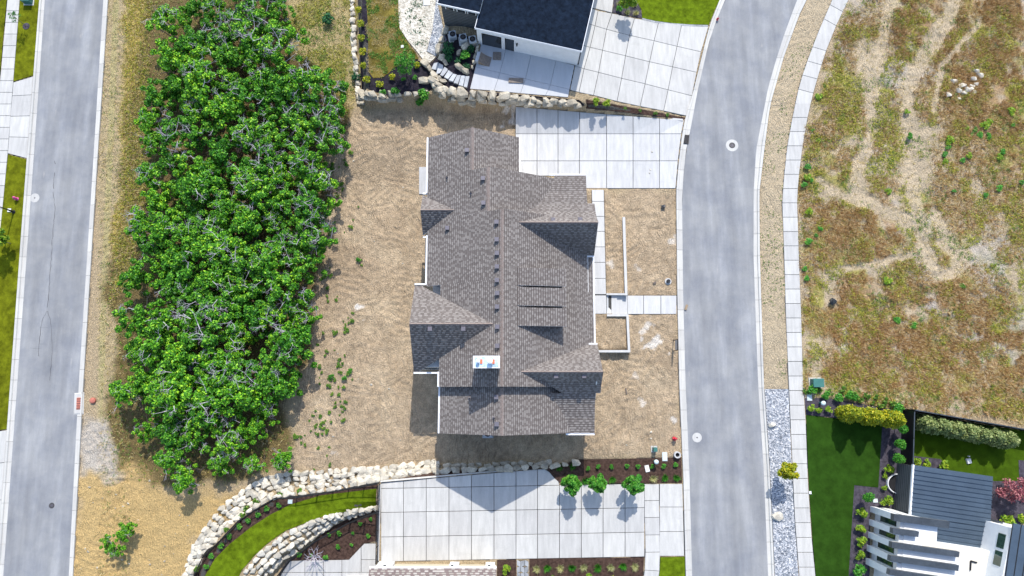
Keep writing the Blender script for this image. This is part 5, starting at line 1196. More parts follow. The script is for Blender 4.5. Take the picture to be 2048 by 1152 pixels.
tg = soft([(733, -40), (737, 140), (765, 155), (800, 128), (836, 116), (800, 58), (797, -40)], 3, 3, 120)
cover('patchy_grass', 'tufted yellow and green grass of the patchy top lawn', 'grass', 'straw_leaf', tg * ss(.4, .6, fbm(X, Y, 1.2, 122)), 2600, 7, .16, .02, 1.0, 6, False, True)
cover('green_grass', 'greener grass clumps of the patchy top lawn', 'grass', 'weed_leaf', tg * ss(.5, .62, fbm(X, Y, 1.0, 125)), 1500, 8, .14, .045, 1.0, 7, True, True)
cover('path_weeds', 'dark weeds sprouting through the pale gravel path', 'weeds', 'dark_leaf', soft([(812, -40), (850, -40), (850, 60), (848, 105), (830, 95), (818, 70)], 4, 6, 128) * ss(.5, .6, fbm(X, Y, .6, 127)), 330, 7, .12, .045, 1.0, 8, True, True)
cover('clod_weeds', 'sparse dark green sprouts along the verges', 'weeds', 'weed_leaf', np.clip(vergeR * .5 * ss(.5, .65, n1) + verge * .4 * ss(.45, .6, n2), 0, 1), 1400, 6, .1, .04, 1.0, 9, True)
for o in list(COL.objects):
    if o.name.startswith('dead_twigs'): o['kind'] = 'stuff'

# ------------------------------------------------------------------ dark roofed house at the top
ht = thing('house', U(1050, 110), 'house with dark blue flat roof, white lower wall and grey left wing', 'house')
A = Vector(W(949, 56, 5.25)); B = Vector(W(1164, 103, 5.25)); ex = (B - A).normalized(); ey = Vector((-ex.y, ex.x))
def fr(o, s, t): q = o + ex * s + ey * t; return (q.x, q.y)
LB = (B - A).length
def quadwall(o, s0, s1, t0, t1): return [fr(o, s0, t0), fr(o, s1, t0), fr(o, s1, t1), fr(o, s0, t1)]
b = MB(); b.prism(quadwall(A, .12, LB - .25, .2, 15), .2, 5.0); b.build('wall', 'stucco', ht)
b = MB(); b.prism(quadwall(A, 0, LB, 0, 16), 5.0, 5.26); r = b.build('roof', 'white_gutter', ht)
b = MB(); b.prism(quadwall(A, .06, LB - .06, .06, 15.9), 5.24, 5.29); b.build('roof_membrane', 'roof_navy', r)
for s in np.arange(1.0, LB, 1.0):
    b = MB(); b.prism(quadwall(A, s - .012, s + .012, .08, 15.8), 5.28, 5.297); b.build('membrane_seam', 'roof_navy', r)
def opening(s0, s1, z0, z1, o=A, t=.2, m='glass', name='door', fw=.11):
    b = MB(); b.prism(quadwall(o, s0, s1, t - .015, t + .06), z0, z1); w = b.build(name, m, ht)
    b = MB(); b.prism(quadwall(o, s0 - fw, s0, t - .05, t + .04), z0, z1 + fw); b.prism(quadwall(o, s1, s1 + fw, t - .05, t + .04), z0, z1 + fw); b.prism(quadwall(o, s0, s1, t - .05, t + .04), z1, z1 + fw); b.build('frame', 'white', w); return w
opening(.6, 2.65, 1.97, 4.3); opening(2.98, 3.95, 1.97, 4.3)
b = MB(); q = fr(A, 4.25, .1); b.box((q[0], q[1], 3.6), (.12, .16, .4), math.atan2(ex.y, ex.x)); b.build('wall_lamp', 'black', ht)
b = MB(); q = fr(A, LB - .12, .35); b.tube((q[0], q[1], 1), (q[0], q[1], 5.0), .05, .05, 8); b.build('downspout', 'black', ht)
C_ = Vector(W(874, 7, 5.7)); wl = (Vector(W(951, 23, 5.7)) - C_).length + .4
b = MB(); b.prism([fr(C_, .25, .3), fr(C_, wl, .3), fr(C_, wl, 12), fr(C_, .25, 12)], .9, 5.45); b.build('wing_wall', 'siding_dark', ht)
b = MB(); b.prism([fr(C_, .22, .27), fr(C_, wl, .27), fr(C_, wl, 12), fr(C_, .22, 12)], -.2, 1.25); b.build('foundation', 'stucco', ht)
b = MB(); b.prism([fr(C_, 0, 0), fr(C_, wl, 0), fr(C_, wl, 12), fr(C_, 0, 12)], 5.45, 5.7); r = b.build('wing_roof', 'white_gutter', ht)
b = MB(); b.prism([fr(C_, .05, .08), fr(C_, wl, .08), fr(C_, wl, 11.9), fr(C_, .05, 11.9)], 5.69, 5.73); b.build('roof_membrane', 'roof_navy', r)
for s0, s1 in ((.75, 1.5), (1.9, 2.7), (3.0, 3.75)): opening(s0, s1, 4.55, 5.05, C_, .3, 'glass', 'window', .07)
for k in range(14):
    z = 1.35 + k * .3; b = MB(); b.prism([fr(C_, .24, .282), fr(C_, wl, .282), fr(C_, wl, .31), fr(C_, .24, .31)], z, z + .02); b.build('siding_lap', 'dark', ht)
for px, py, lb in ((905, 68, 'leftmost of three grey air conditioners by the dark grey wall'), (926, 74, 'middle of three grey air conditioners by the dark grey wall'), (945, 78, 'rightmost of three air conditioners, half behind the white wall')):
    ac_unit(U(px, py, .8), .2, lb, .74, .75)
# things on the patio: skate ramp, ply sheet, long mat
rp_ = thing('skate_ramp', U(970, 122), 'small curved wooden skate ramp on the shaded patio', 'ramp'); o = ORG[rp_]; b = MB(); prof = []
for i in range(7): t = i / 6; prof.append((-.55 + 1.15 * t, .62 * (1 - t) ** 2 + .02))
rot = -.25
def rp3(x, y, z): return (o.x + x * math.cos(rot) - y * math.sin(rot), o.y + x * math.sin(rot) + y * math.cos(rot), o.z + .05 + z)
for (x0, z0), (x1, z1) in zip(prof, prof[1:]):
    k = len(b.v); b.v += [rp3(x0, -.5, z0), rp3(x1, -.5, z1), rp3(x1, .5, z1), rp3(x0, .5, z0)]; b.f.append((k, k + 1, k + 2, k + 3))
b.build('riding_surface', 'wood_grey', rp_)
for yy in (-.5, .5):
    b = MB(); n = len(prof); b.v = [rp3(x, yy + d, z - .01) for d in (-.03, .03) for x, z in prof] + [rp3(-.55, yy + d, 0) for d in (-.03, .03)]
    b.f = [tuple([2 * n] + list(range(n))), tuple([2 * n + 1] + list(range(2 * n - 1, n - 1, -1)))] + [(i, i + n, i + 1 + n, i + 1) for i in range(n - 1)]; b.build('side_panel', 'wood', rp_)
b = MB(); k = rp3(-.72, 0, .3); b.box(k, (.34, 1.02, .62), rot); b.build('platform', 'ac_grey', rp_)
g = U(994, 113); b = MB(); b.box((g.x, g.y, g.z + .1), (.85, .85, .06), -.05); b.box((g.x, g.y, g.z + .06), (.7, .7, .05), -.05); tag(b.build('plywood_sheet', 'wood_grey'), 'square brown plywood sheet by the sliding door', 'plywood')
g = U(1032, 162); b = MB(); b.box((g.x, g.y, g.z + .12), (1.5, .5, .08), -.04); b.box((g.x - .6, g.y, g.z + .07), (.06, .4, .1), -.04); b.box((g.x + .6, g.y, g.z + .07), (.06, .4, .1), -.04); tag(b.build('wooden_bench', 'wood_grey'), 'long low brown bench on the shaded patio', 'bench')

# ------------------------------------------------------------------ house at the bottom edge
hl = thing('house', U(870, 1130), 'lower house with mottled shingle roof and cream garage doors at the bottom edge', 'house')
yw = U(870, 1123).y; xl, xr_ = U(757, 1123).x, U(992, 1121).x; ye = W(866, 1136, 2.35)[1]; xe0, xe1 = W(739, 1137, 2.35)[0], W(993, 1132, 2.35)[0]
b = MB(); b.prism(rect(xl, yw - 9, xr_, yw - .3), -3, 2.3); b.build('wall', 'stucco', hl)
for x0, x1, lampx in ((759, 790, 778), (901, 919, 908), (972, 990, 979.5)):
    a, c = U(x0, 1122).x, U(x1, 1122).x; b = MB(); b.prism(rect(a, yw - .28, c, yw), -2.5, 2.3); p = b.build('pillar', 'white', hl)
    lx_ = U(lampx, 1123).x; b = MB(); b.box((lx_, yw + .1, 1.5), (.22, .18, .42), 0, .8); b.box((lx_, yw + .1, 1.75), (.28, .24, .05)); b.build('wall_lamp', 'black', p)
for x0, x1 in ((791, 900), (920, 971)):
    a, c = U(x0, 1122).x, U(x1, 1122).x
    for k in range(4):
        b = MB(); b.prism(rect(a + .05, yw - .3 + .02, c - .05, yw - .22), -.9 + k * .72, -.9 + k * .72 + .69); b.build('garage_door_panel', 'cream', hl)
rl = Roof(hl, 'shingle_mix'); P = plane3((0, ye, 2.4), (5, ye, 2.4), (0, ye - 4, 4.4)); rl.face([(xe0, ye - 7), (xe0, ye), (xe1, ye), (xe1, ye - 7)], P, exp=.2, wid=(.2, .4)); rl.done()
b = MB(); b.prism(rect(xe0, ye - .02, xe1, ye + .12), 2.18, 2.36); b.build('gutter', 'white_gutter', hl)

# ------------------------------------------------------------------ fences of the lower neighbour
def fence(label, pts, h=1.15, gate=None, step=2.0, m='black', zbase=None):
    P = [U(p[0], p[1], h) for p in pts]
    if zbase is not None: P = [Vector((*W(p[0], p[1], zbase + h), zbase)) for p in pts]
    f = thing('metal_fence', P[0], label, 'fence'); up = Vector((0, 0, 1)); Q = [P[0]]
    for a, c in zip(P, P[1:]):
        n = max(1, round((c - a).length / step)); Q += [a.lerp(c, (i + 1) / n) for i in range(n)]
    for q in Q: b = MB(); b.tube(q - up * .2, q + up * (h + .06), .06, .06, 4); b.build('post', m, f)
    for a, c in zip(Q, Q[1:]):
        for z in (.12, h): b = MB(); b.tube(a + up * z, c + up * z, .055, .055, 4); b.build('rail', m, f)
    b = MB()
    for a, c in zip(Q, Q[1:]):
        n = int((c - a).length / .115)
        for i in range(1, n): p = a.lerp(c, i / n); b.tube(p + up * .1, p + up * h, .018, .018, 3)
    o = b.build('pickets', m, f); o['kind'] = 'stuff'; return f
fence('black metal fence curving along the outer edge of the lawn', [(754, 968), (693, 979), (630, 989.5), (588, 996), (548, 997.5), (511, 1019), (475, 1043), (444.6, 1076), (405, 1115), (388, 1152), (372, 1200)])
fence('black metal fence along the lower mulch slope and patio', [(753, 1026), (696, 1047), (668, 1063), (630, 1083), (607, 1101), (575.5, 1123), (555, 1152), (540, 1185)])
x0 = U(759, 1050).x; y1_, y0_ = U(759, 968).y, U(759, 1121).y
b = MB(); b.prism(rect(x0 - .14, y0_, x0 + .06, y1_), -3.2, -.72); tag(b.build('retaining_wall', 'concrete'), 'concrete retaining wall at the left end of the lower driveway', 'retaining wall')
f3 = thing('metal_fence', (x0, y1_, -.72), 'black metal railing on top of the retaining wall beside the lower driveway', 'fence'); up = Vector((0, 0, 1)); bb = MB()
n = 5
for i in range(n + 1): q = Vector((x0 - .04, y1_ + (y0_ - y1_) * i / n, -.72)); b = MB(); b.tube(q, q + up * 1.2, .04, .04, 4); b.build('post', 'black', f3)
for z in (.12, 1.12): b = MB(); b.tube((x0 - .04, y1_, -.72 + z), (x0 - .04, y0_, -.72 + z), .035, .035, 4); b.build('rail', 'black', f3)
for i in range(int((y1_ - y0_) / .11)): q = Vector((x0 - .04, y1_ - i * .11, -.72)); bb.tube(q + up * .1, q + up * 1.1, .012, .012, 3)
bb.build('pickets', 'black', f3)['kind'] = 'stuff'

# ------------------------------------------------------------------ white modern house at the lower right
hm = thing('house', U(1850, 1060), 'white modern house with blue-grey standing seam roof and long roof beams', 'house')
ZM = 3.1
def pw(l, z): return [W(p[0], p[1], z) for p in l]
base = pw([(1828.5, 931), (1985, 954), (1977, 1100), (1822, 1030)], ZM - .1); b = MB(); b.prism(inset(base, .12), -.3, ZM - .12); b.build('wall', 'siding_dark', hm)
for k in range(9):
    l0 = inset(base, .1); b = MB(); z = .3 + k * .3; b.prism([l0[0], l0[3], (l0[3][0] + .05, l0[3][1]), (l0[0][0] + .05, l0[0][1])], z, z + .03); b.build('siding_lap', 'dark', hm)
def panel_rows(Lp, Rp, n, z, th=.05, close=True):
    for i in range(n):
        a, c = lerp(Lp[0], Lp[1], i / n), lerp(Lp[0], Lp[1], (i + 1) / n); d, e = lerp(Rp[0], Rp[1], i / n), lerp(Rp[0], Rp[1], (i + 1) / n)
        p = pw([a, d, e, c], z); b = MB(); b.prism(inset(p, .015), z - .12, z); pn = b.build('roof_panel', 'metal_roof', hm)
        A_, D_ = Vector((*W(*c, z), z)), Vector((*W(*e, z), z)); b = MB(); dn = (D_ - A_).normalized(); nn = Vector((-dn.y, dn.x, 0)) * .028
        b.prism([tuple((A_ + nn)[:2]), tuple((D_ + nn)[:2]), tuple((D_ - nn)[:2]), tuple((A_ - nn)[:2])], z - .05, z + .085); b.build('seam', 'metal_roof', pn)
panel_rows([(1828, 930), (1821, 1030)], [(1986, 953), (1980.5, 1054)], 11, ZM)
panel_rows([(1876, 1040), (1873, 1084)], [(1980, 1055), (1977.5, 1100)], 5, ZM - .01)
b = MB(); b.prism(pw([(1826, 929), (1829, 929.5), (1822.5, 1031), (1819.5, 1030.5)], ZM + .04), ZM - .2, ZM + .04); b.build('fascia', 'white', hm)
ZF = 4.3
roofp = [(1788, 1027), (1822, 1031.5), (1876, 1043), (1873, 1086), (1992, 1104), (1988, 1210), (1772, 1210), (1781, 1138)]
rw = pw([(1810, 1031)] + roofp[1:-2] + [(1794, 1210), (1803, 1140)], ZF); b = MB(); b.prism(rw, -.3, ZF); b.build('wall', 'stucco', hm)
cm = pw([(1842, 1063), (1873, 1068), (1872, 1087), (1980, 1105), (1978, 1205), (1920, 1205), (1920, 1118), (1845, 1092)], ZF + .012); b = MB(); b.prism(cm, ZF - .05, ZF + .012); b.build('roof_membrane', 'membrane', hm)
for l, segs in (([(1787.5, 1028), (1900, 1043), (1898, 1057.5), (1787, 1042)], 2), ([(1786, 1056), (1838.5, 1063), (1837, 1074.5), (1785, 1067.5)], 1), ([(1784, 1084), (1919.5, 1103.5), (1918, 1115), (1783, 1096)], 3), ([(1781.5, 1111), (1918.5, 1130.6), (1917, 1142.5), (1780, 1122.5)], 3), ([(1780, 1138.5), (1915, 1159), (1913, 1171), (1778, 1150)], 3)):
    b = MB(); b.prism(inset(pw(l, ZF + .5), .02), ZF - .02, ZF + .46); bm_ = b.build('roof_beam', 'siding_dark', hm)
    for k in range(segs):
        q = [lerp(l[0], l[1], k / segs), lerp(l[0], l[1], (k + 1) / segs), lerp(l[3], l[2], (k + 1) / segs), lerp(l[3], l[2], k / segs)]
        b = MB(); b.prism(inset(pw(q, ZF + .5), .008), ZF + .46, ZF + .5); b.build('metal_cap', 'metal_cap', bm_)
# facade blades with tall windows between them
bl = [(1740, 1012, 1024), (1738, 1038, 1050), (1735.5, 1063, 1075), (1733, 1089, 1101.5), (1731, 1115, 1128)]
for i, (px, ya, yb) in enumerate(bl):
    p0, p1 = Vector(W(px, ya, 0)), Vector(W(px, yb, 0)); d = Vector((.96, -.13)); b = MB()
    b.prism([tuple(p0), tuple(p1), tuple(p1 + d * .62), tuple(p0 + d * .62)], -.3, 4.26); b.build('facade_blade', 'white', hm)
    if i < 4:
        q0, q1 = Vector(W(px - 1, yb, 0)), Vector(W(bl[i + 1][0], bl[i + 1][1], 0)); s = d * .56
        b = MB(); b.prism([tuple(q0 + s), tuple(q1 + s), tuple(q1 + s + d * .85), tuple(q0 + s + d * .85)], -.3, 4.24); b.build('facade_panel', 'stucco', hm)
        a_, c_ = q0.lerp(q1, .12), q0.lerp(q1, .88); s2 = d * .53; b = MB(); b.prism([tuple(a_ + s2), tuple(c_ + s2), tuple(c_ + s2 + d * .06), tuple(a_ + s2 + d * .06)], 1.1, 3.6); w = b.build('window', 'glass_green', hm)
        b = MB(); s3 = d * .515
        for z in (1.04, 3.6): b.prism([tuple(a_ + s3), tuple(c_ + s3), tuple(c_ + s3 + d * .08), tuple(a_ + s3 + d * .08)], z, z + .07)
        b.build('frame', 'black', w)
tb = pw([(2024, 1056), (2140, 1078), (2130, 1220), (1996, 1205), (2006, 1150)], 6.4); b = MB(); b.prism(tb, -.3, 6.38); b.build('tower_wall', 'stucco', hm)
for ya, yb, xa, xb in ((1072, 1101, 2011, 2006), (1107, 1136, 2005, 2000)):
    p0, p1 = Vector((*W(2024 - (ya - 1056) * .19, ya, 6.4), 0)), Vector((*W(2024 - (yb - 1056) * .19, yb, 6.4), 0)); n_ = Vector((-.04, 0, 0))
    b = MB(); b.prism([tuple((p0 + n_)[:2]), tuple((p1 + n_)[:2]), tuple((p1 - n_)[:2]), tuple((p0 - n_)[:2])], 5.0, 5.9); b.build('window', 'glass_green', hm)
for i in range(5):
    x0 = 2026 + i * 17; z = 6.46; p = pw([(x0, 1046 + i * 3.5), (x0 + 16, 1049.5 + i * 3.5), (x0 - 8, 1215), (x0 - 24, 1212)], z); b = MB(); b.prism(p, z - .08, z); pn = b.build('roof_panel', 'metal_roof', hm)
    q0, q1 = Vector((*W(x0, 1046 + i * 3.5, z), z)), Vector((*W(x0 - 24, 1212, z), z)); b = MB(); b.tube(q0, q1, .05, .05, 4); b.build('seam', 'black', pn)
q0, q1, q2 = Vector((*W(1941, 1141, ZF + .1), ZF + .08)), Vector((*W(1942, 1122, ZF + .1), ZF + .08)), Vector((*W(1954, 1125.5, ZF + .1), ZF + .08)); b = MB(); b.tube(q0, q1, .07, .07, 8); b.tube(q1, q2, .07, .07, 8); b.build('roof_pipe', 'black', hm)
b = MB(); q = Vector((*W(2002, 1048, 3.3), 0)); b.box((q.x, q.y, 1.6), (.5, .3, 3.2)); b.build('downpipe_box', 'metal_cap', hm)
# curved window well
ww = thing('window_well', U(1790, 967), 'curved window well with pale rim beside the dark wall', 'window well'); c0 = U(1797, 967); b = MB(); d_ = MB()
for i in range(16):
    t0, t1 = math.pi / 2 + math.pi * i / 16, math.pi / 2 + math.pi * (i + 1) / 16; r0, r1 = 1.12, 1.2
    b.prism([(c0.x + r0 * math.cos(t0), c0.y + .8 * r0 * math.sin(t0)), (c0.x + r1 * math.cos(t0), c0.y + .8 * r1 * math.sin(t0)), (c0.x + r1 * math.cos(t1), c0.y + .8 * r1 * math.sin(t1)), (c0.x + r0 * math.cos(t1), c0.y + .8 * r0 * math.sin(t1))], c0.z - .3, c0.z + .3)
b.build('rim', 'white', ww)
d_.prism([(c0.x + 1.11 * math.cos(math.pi / 2 + math.pi * i / 16), c0.y + .89 * math.sin(math.pi / 2 + math.pi * i / 16)) for i in range(17)], c0.z - .2, c0.z + .06); d_.build('floor', 'dark', ww)
# black privacy fence
def privacy(label, a, c, h=2.0):
    a = U(a[0], a[1], h); c = U(c[0], c[1], h); f = thing('privacy_fence', a, label, 'fence'); n = max(1, round((c - a).length / 2.4)); d = (c - a).normalized(); s = Vector((-d.y, d.x, 0)) * .03
    for i in range(n):
        p, q = a.lerp(c, i / n) + d * .05, a.lerp(c, (i + 1) / n) - d * .05
        for k in range(6):
            z = p.z + .04 + k * .32; b = MB(); b.prism([tuple((p + s)[:2]), tuple((q + s)[:2]), tuple((q - s)[:2]), tuple((p - s)[:2])], z, z + .31); b.build('board', 'black', f)
    for i in range(n + 1): p = a.lerp(c, i / n); b = MB(); b.box((p.x, p.y, p.z + h / 2), (.1, .1, h + .1)); b.build('post', 'black', f)
    b = MB(); t = s * 1.6; b.prism([tuple((a + t)[:2]), tuple((c + t)[:2]), tuple((c - t)[:2]), tuple((a - t)[:2])], a.z + h, a.z + h + .04); b.build('top_rail', 'metal_cap', f)
privacy('black board fence running along the top of the back lawn', (1830, 820), (2120, 871)); privacy('black board fence between grey bed and back lawn', (1829, 823), (1826, 930))
g = U(1936, 922); b = MB(); b.box((g.x, g.y, g.z + .14), (.45, .5, .16), .2, .85); b.box((g.x, g.y, g.z + .23), (.3, .3, .05), .2); b.tube((g.x, g.y + .45, g.z), (g.x, g.y + .45, g.z + .3), .06, .06, 8); tag(b.build('garden_box', 'white'), 'small white box standing on the fenced back lawn', 'box')

# ------------------------------------------------------------------ street furniture and utilities
def hydrant(px, py, m, label, s=1.0, base=True):
    g = U(px, py); h = thing('fire_hydrant', g, label, 'hydrant')
    b = MB(); b.lathe(g, [(.2 * s, 0), (.2 * s, .06), (.13 * s, .08), (.13 * s, .55 * s), (.17 * s, .57 * s), (.17 * s, .62 * s)], 14); b.build('barrel', m, h, True)
    b = MB(); b.lathe(g, [(.15 * s, .62 * s), (.13 * s, .72 * s), (.06 * s, .79 * s), (.04 * s, .84 * s)], 14); b.build('bonnet', m, h, True)
    for a in (0, math.pi / 2, math.pi): d = Vector((math.cos(a), math.sin(a) * -1, 0)); b = MB(); b.tube(g + d * .1 * s + Vector((0, 0, .45 * s)), g + d * .25 * s + Vector((0, 0, .45 * s)), .07 * s, .075 * s, 10); b.build('outlet_cap', m, h)
hydrant(35, 398, 'pink', 'faded pink hydrant on the left lawn strip', .9); hydrant(1348, 877, 'red', 'red hydrant at the corner of the dirt lot', .9); hydrant(1434, 40, 'red', 'small red marker hydrant by the kerb of the top lawn', .55)
def manhole(px, py, rc, rl, label, cm='concrete', z=.035):
    g = U(px, py); m = thing('manhole', (g.x, g.y, g.z), label, 'manhole'); c = (g.x, g.y, g.z + z)
    b = MB(); b.lathe(c, [(rc, -.05), (rc, .004), (rl * 1.08, .008)], 28); b.build('collar', cm, m)
    b = MB(); b.lathe(c, [(rl * 1.06, 0), (rl, .013), (rl * .9, .016)], 24); l = b.build('lid', 'iron', m)
    for i in range(3): t = i * math.pi / 3; b = MB(); b.box((c[0], c[1], c[2] + .019), (rl * 1.3, .04, .006), t); b.build('lid_rib', 'vent', l)
manhole(1464, 291, .64, .31, 'manhole with wide pale collar on the curving street'); manhole(104, 1011, .62, .28, 'manhole with thin collar on the left street', 'asphalt'); manhole(70, 396, .5, .07, 'pale round valve collar at the left kerb'); manhole(1394, 875, .46, .07, 'pale round valve collar on the curving street near the mulch bed')
def utility_box(px, py, d, m, label, name='utility_box', rz=0.0, cat='utility box', lidm=None):
    g = U(px, py); t = thing(name, g, label, cat); b = MB(); b.box((g.x, g.y, g.z + d[2] / 2 - .02), (d[0], d[1], d[2]), rz, .97); b.build('cabinet', m, t)
    b = MB(); b.box((g.x, g.y, g.z + d[2] + .0), (d[0] * 1.05, d[1] * 1.05, .06), rz, .94); l = b.build('lid', lidm or m, t)
    b = MB(); b.box((g.x - d[0] * .2, g.y - d[1] * .5 - .01, g.z + d[2] * .55), (.05, .03, .12), rz); b.build('latch', 'iron', t)
    b = MB(); b.box((g.x, g.y, g.z + .02), (d[0] + .25, d[1] + .25, .1), rz); b.build('pad', 'concrete', t)
utility_box(1630, 766, (1.0, .8, .85), 'green_box', 'green transformer cabinet beside the pavement'); utility_box(1308, 898, (.36, .36, .75), 'green_box', 'green utility pedestal at the edge of the brown mulch bed'); utility_box(59, 3, (.9, .75, .8), 'green_box', 'dark green utility box on the lawn at the top left')
def lid(px, py, d, label, m='teal_lid', rz=0, h=.12):
    g = U(px, py); t = thing('ground_lid', g, label, 'utility lid'); b = MB(); b.box((g.x, g.y, g.z + h / 2), (d[0], d[1], h), rz); b.build('frame', 'concrete', t)
    b = MB(); b.box((g.x, g.y, g.z + h + .01), (d[0] * .86, d[1] * .86, .03), rz); b.build('cover', m, t)
lid(1618, 794, (.5, .75), 'pale blue utility lid beside the pavement'); lid(1329, 913, (.5, .85), 'pale grey utility lid at the edge of the dirt lot'); lid(1294, 937, (.42, .65), 'white tilted utility lid in the brown mulch bed', 'white', .2); lid(1749.5, 1001, (.45, .36), 'small pale lid in the grey bed of the white house'); lid(20, 421, (.4, .4), 'square white lid on the left lawn strip', 'white'); lid(581, 1003, (.45, .4), 'pale blue lid under the curved fence'); lid(854, 6, (.75, .7), 'white square lid on the pale gravel path', 'white'); lid(805, 94, (.3, .3), 'small white lid on the patchy lawn', 'white'); lid(1619.5, 985, (.22, .28), 'tiny white lid by the turf edge', 'white')
for px, py, lb in ((1639, 806, 'white capped utility post beside the three ball shrubs'), (1309, 922, 'pale blue capped utility post in front of the brown mulch bed')):
    g = U(px, py); t = thing('utility_post', g, lb, 'post'); b = MB(); b.lathe(g, [(.11, -.1), (.11, .75)], 12); b.build('post', 'green_box', t); b = MB(); b.lathe(g, [(.14, .72), (.22, .8), (.22, .9), (.1, .98)], 14); b.build('cap', 'teal_lid', t, True)
g = U(1353, 909); t = thing('concrete_riser', g, 'round white concrete riser ring at the dirt corner near the kerb', 'riser'); b = MB(); n = 24
for i in range(n):
    a0, a1 = math.tau * i / n, math.tau * (i + 1) / n; b.prism([(g.x + r * math.cos(a), g.y + r * math.sin(a)) for r, a in ((.2, a0), (.32, a0), (.32, a1), (.2, a1))], g.z - .1, g.z + .45)
b.build('ring', 'concrete_new', t); b = MB(); b.lathe(g, [(.2, 0), (.2, .2)], 18); b.build('opening', 'dark', t)
g = U(1336, 563); t = thing('cleanout_pipe', g, 'black capped pipe in a white ring on the front dirt', 'pipe'); b = MB(); b.lathe(g, [(.34, -.05), (.33, .07), (.24, .08)], 18); b.build('ring', 'concrete_new', t); b = MB(); b.lathe(g, [(.2, 0), (.2, .3), (.15, .34)], 16); b.build('cap', 'plastic_black', t)
g = U(1326, 414); b = MB(); b.box((g.x, g.y, g.z + .12), (.36, .28, .24), .1, .9); b.box((g.x, g.y, g.z + .26), (.4, .3, .05), .1); tag(b.build('valve_box', 'plastic_black'), 'black plastic valve box on the front dirt', 'box')
# storm drain on the curving street
g = U(1371, 279); t = thing('storm_drain', g, 'storm drain grate in the kerb below the bright driveway', 'drain'); b = MB(); b.box((g.x, g.y, g.z + .06), (.62, .95, .1), -.12); b.build('opening', 'dark', t)
for i in range(8): b = MB(); b.box((g.x, g.y - .42 + i * .12, g.z + .115), (.56, .045, .03), -.12); b.build('grate_bar', 'iron', t)
for dx in (-.31, .31): b = MB(); b.box((g.x + dx, g.y, g.z + .11), (.05, .98, .05), -.12); b.build('frame_bar', 'iron', t)
g = U(158, 807); t = thing('storm_inlet', g, 'rusty red storm inlet at the thicket side of the left street', 'drain'); b = MB(); b.box((g.x, g.y, g.z + .045), (1.05, 2.3, .06), .06, .85); b.build('apron', 'concrete', t); b = MB(); b.box((g.x + .05, g.y, g.z + .1), (.5, 1.25, .07), .06, .92); b.build('grate', 'rust', t)
for i in range(5): b = MB(); b.box((g.x + .05, g.y - .48 + i * .24, g.z + .14), (.4, .05, .02), .06); b.build('grate_slot', 'iron', t)
g = U(187, 801); b = MB(); b.lathe(g, [(.3, 0), (.3, .2), (.22, .26), (.1, .28)], 16); tag(b.build('stand_pipe', 'rust'), 'round pinkish pipe cap on the verge beside the rusty inlet', 'pipe')
# street lamp
g = U(28, 424); t = thing('street_lamp', g, 'black street lamp on the left lawn strip leaning out of the picture', 'street lamp'); b = MB(); b.lathe(g, [(.2, 0), (.2, .1), (.11, .2), (.08, .9), (.06, 1.0)], 14); b.build('base', 'black', t); b = MB(); b.tube(g + Vector((0, 0, .8)), g + Vector((0, 0, 4.2)), .06, .05, 10); b.build('pole', 'black', t); b = MB(); b.lathe(g + Vector((0, 0, 4.2)), [(.06, 0), (.16, .1), (.22, .45), (.28, .5), (.05, .7)], 12); b.build('lantern', 'black', t)
# sale sign: board on a black frame, seen from its edge
g0, g1_ = U(1347, 681), U(1347, 702); t = thing('sign', g0, 'black framed sign board standing beside the curving street', 'sign'); z0 = g0.z
for q in (g0, g1_): b = MB(); b.tube(q - Vector((0, 0, .2)), q + Vector((0, 0, 1.75)), .045, .045, 6); b.build('post', 'black', t)
b = MB(); b.tube(g0 + Vector((0, 0, 1.75)), g1_ + Vector((0, 0, 1.75)), .045, .045, 6); b.build('top_bar', 'black', t)
b = MB(); m0, m1 = g0.lerp(g1_, .06), g0.lerp(g1_, .94); b.prism([(m0.x - .02, m0.y), (m0.x + .02, m0.y), (m1.x + .02, m1.y), (m1.x - .02, m1.y)], z0 + .75, z0 + 1.68); b.build('board', 'ac_grey', t)
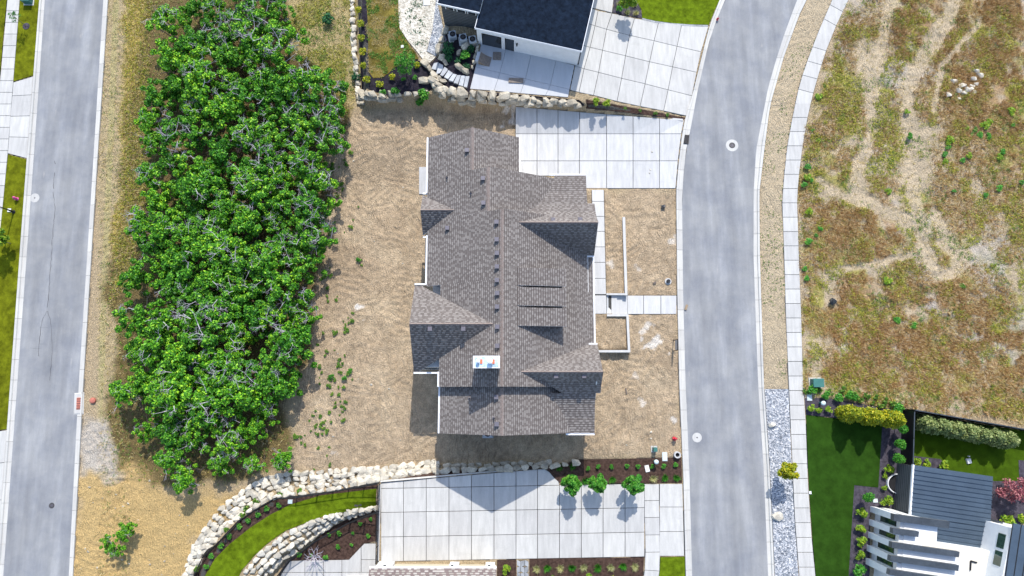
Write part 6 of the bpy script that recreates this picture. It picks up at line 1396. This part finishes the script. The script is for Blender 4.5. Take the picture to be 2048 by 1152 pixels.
# loose things
rngb = np.random.default_rng(9); g = U(1663, 605); p = rngb.normal(size=(40, 3)); p /= np.linalg.norm(p, axis=1)[:, None]; p *= rngb.uniform(.55, 1.1, (40, 1)) * np.array([[.42, .48, .3]])
bm = bmesh.new(); [bm.verts.new(q) for q in p]; bmesh.ops.convex_hull(bm, input=bm.verts[:]); bmesh.ops.delete(bm, geom=[v for v in bm.verts if not v.link_faces], context='VERTS'); bmesh.ops.subdivide_edges(bm, edges=bm.edges[:], cuts=1)
for v in bm.verts: v.co *= rngb.uniform(.82, 1.08)
me = bpy.data.meshes.new('rubbish_bag'); bm.to_mesh(me); bm.free(); me.materials.append(M['plastic_black']); o = bpy.data.objects.new('rubbish_bag', me); COL.objects.link(o); o.location = (g.x, g.y, g.z + .22); tag(o, 'crumpled shiny black rubbish bag in the weedy field', 'bag')
def debris(name, px, py, d, m, label, rz, cat):
    g = U(px, py); b = MB(); b.box((g.x, g.y, g.z + d[2] / 2 + .04), d, rz); b.box((g.x + d[0] * .1, g.y, g.z + d[2] + .05), (d[0] * .7, d[1] * .6, .03), rz + .12); return tag(b.build(name, m), label, cat)
debris('wood_block', 1372, 615, (.2, .55, .12), 'wood', 'short wooden block lying in the gutter of the curving street', -.35, 'wood'); debris('wood_plank', 582, 716 + 930 - 930, (.35, .8, .06), 'ac_grey', 'pale board lying at the thicket edge', .3, 'board'); debris('dark_stick', 1252, 782, (.12, .55, .08), 'bark', 'dark stick lying on the front dirt', .15, 'stick'); debris('dark_scrap', 1309, 566, (.3, .22, .1), 'bark', 'dark scrap near the black capped pipe', .6, 'scrap')
g = U(868, 934); b = MB(); b.tube(g - Vector((0, 0, .1)), g + Vector((.15, .7, .75)), .025, .02, 6); b.tube(g + Vector((.15, .7, .75)), g + Vector((.0, .72, .78)), .03, .03, 6); tag(b.build('stake', 'bark'), 'leaning wooden stake at the sunlit boulders beside the house shadow', 'stake')
rg4 = np.random.default_rng(12)
for i in range(40):
    px, py = rg4.uniform(620, 1340), rg4.uniform(250, 915)
    if 815 < px < 1265 and py < 870: continue
    g = U(px, py); o = boulder(None, (g.x, g.y, g.z + .04), float(rg4.uniform(.1, .22)), 'rock_white', name='stone'); o.scale = o.scale * 1; tag(o, 'small pale stone lying loose on the dirt lot', 'stone', 'loose stones on the lot')
for i in range(34):
    px, py = rg4.uniform(150, 520), rg4.uniform(960, 1150)
    if px > 400 - (py - 1000) * .3: continue
    g = U(px, py); o = boulder(None, (g.x, g.y, g.z + .03), float(rg4.uniform(.1, .25)), 'rock', name='stone'); tag(o, 'small tan stone lying on the yellow soil at lower left', 'stone', 'stones on the yellow soil')
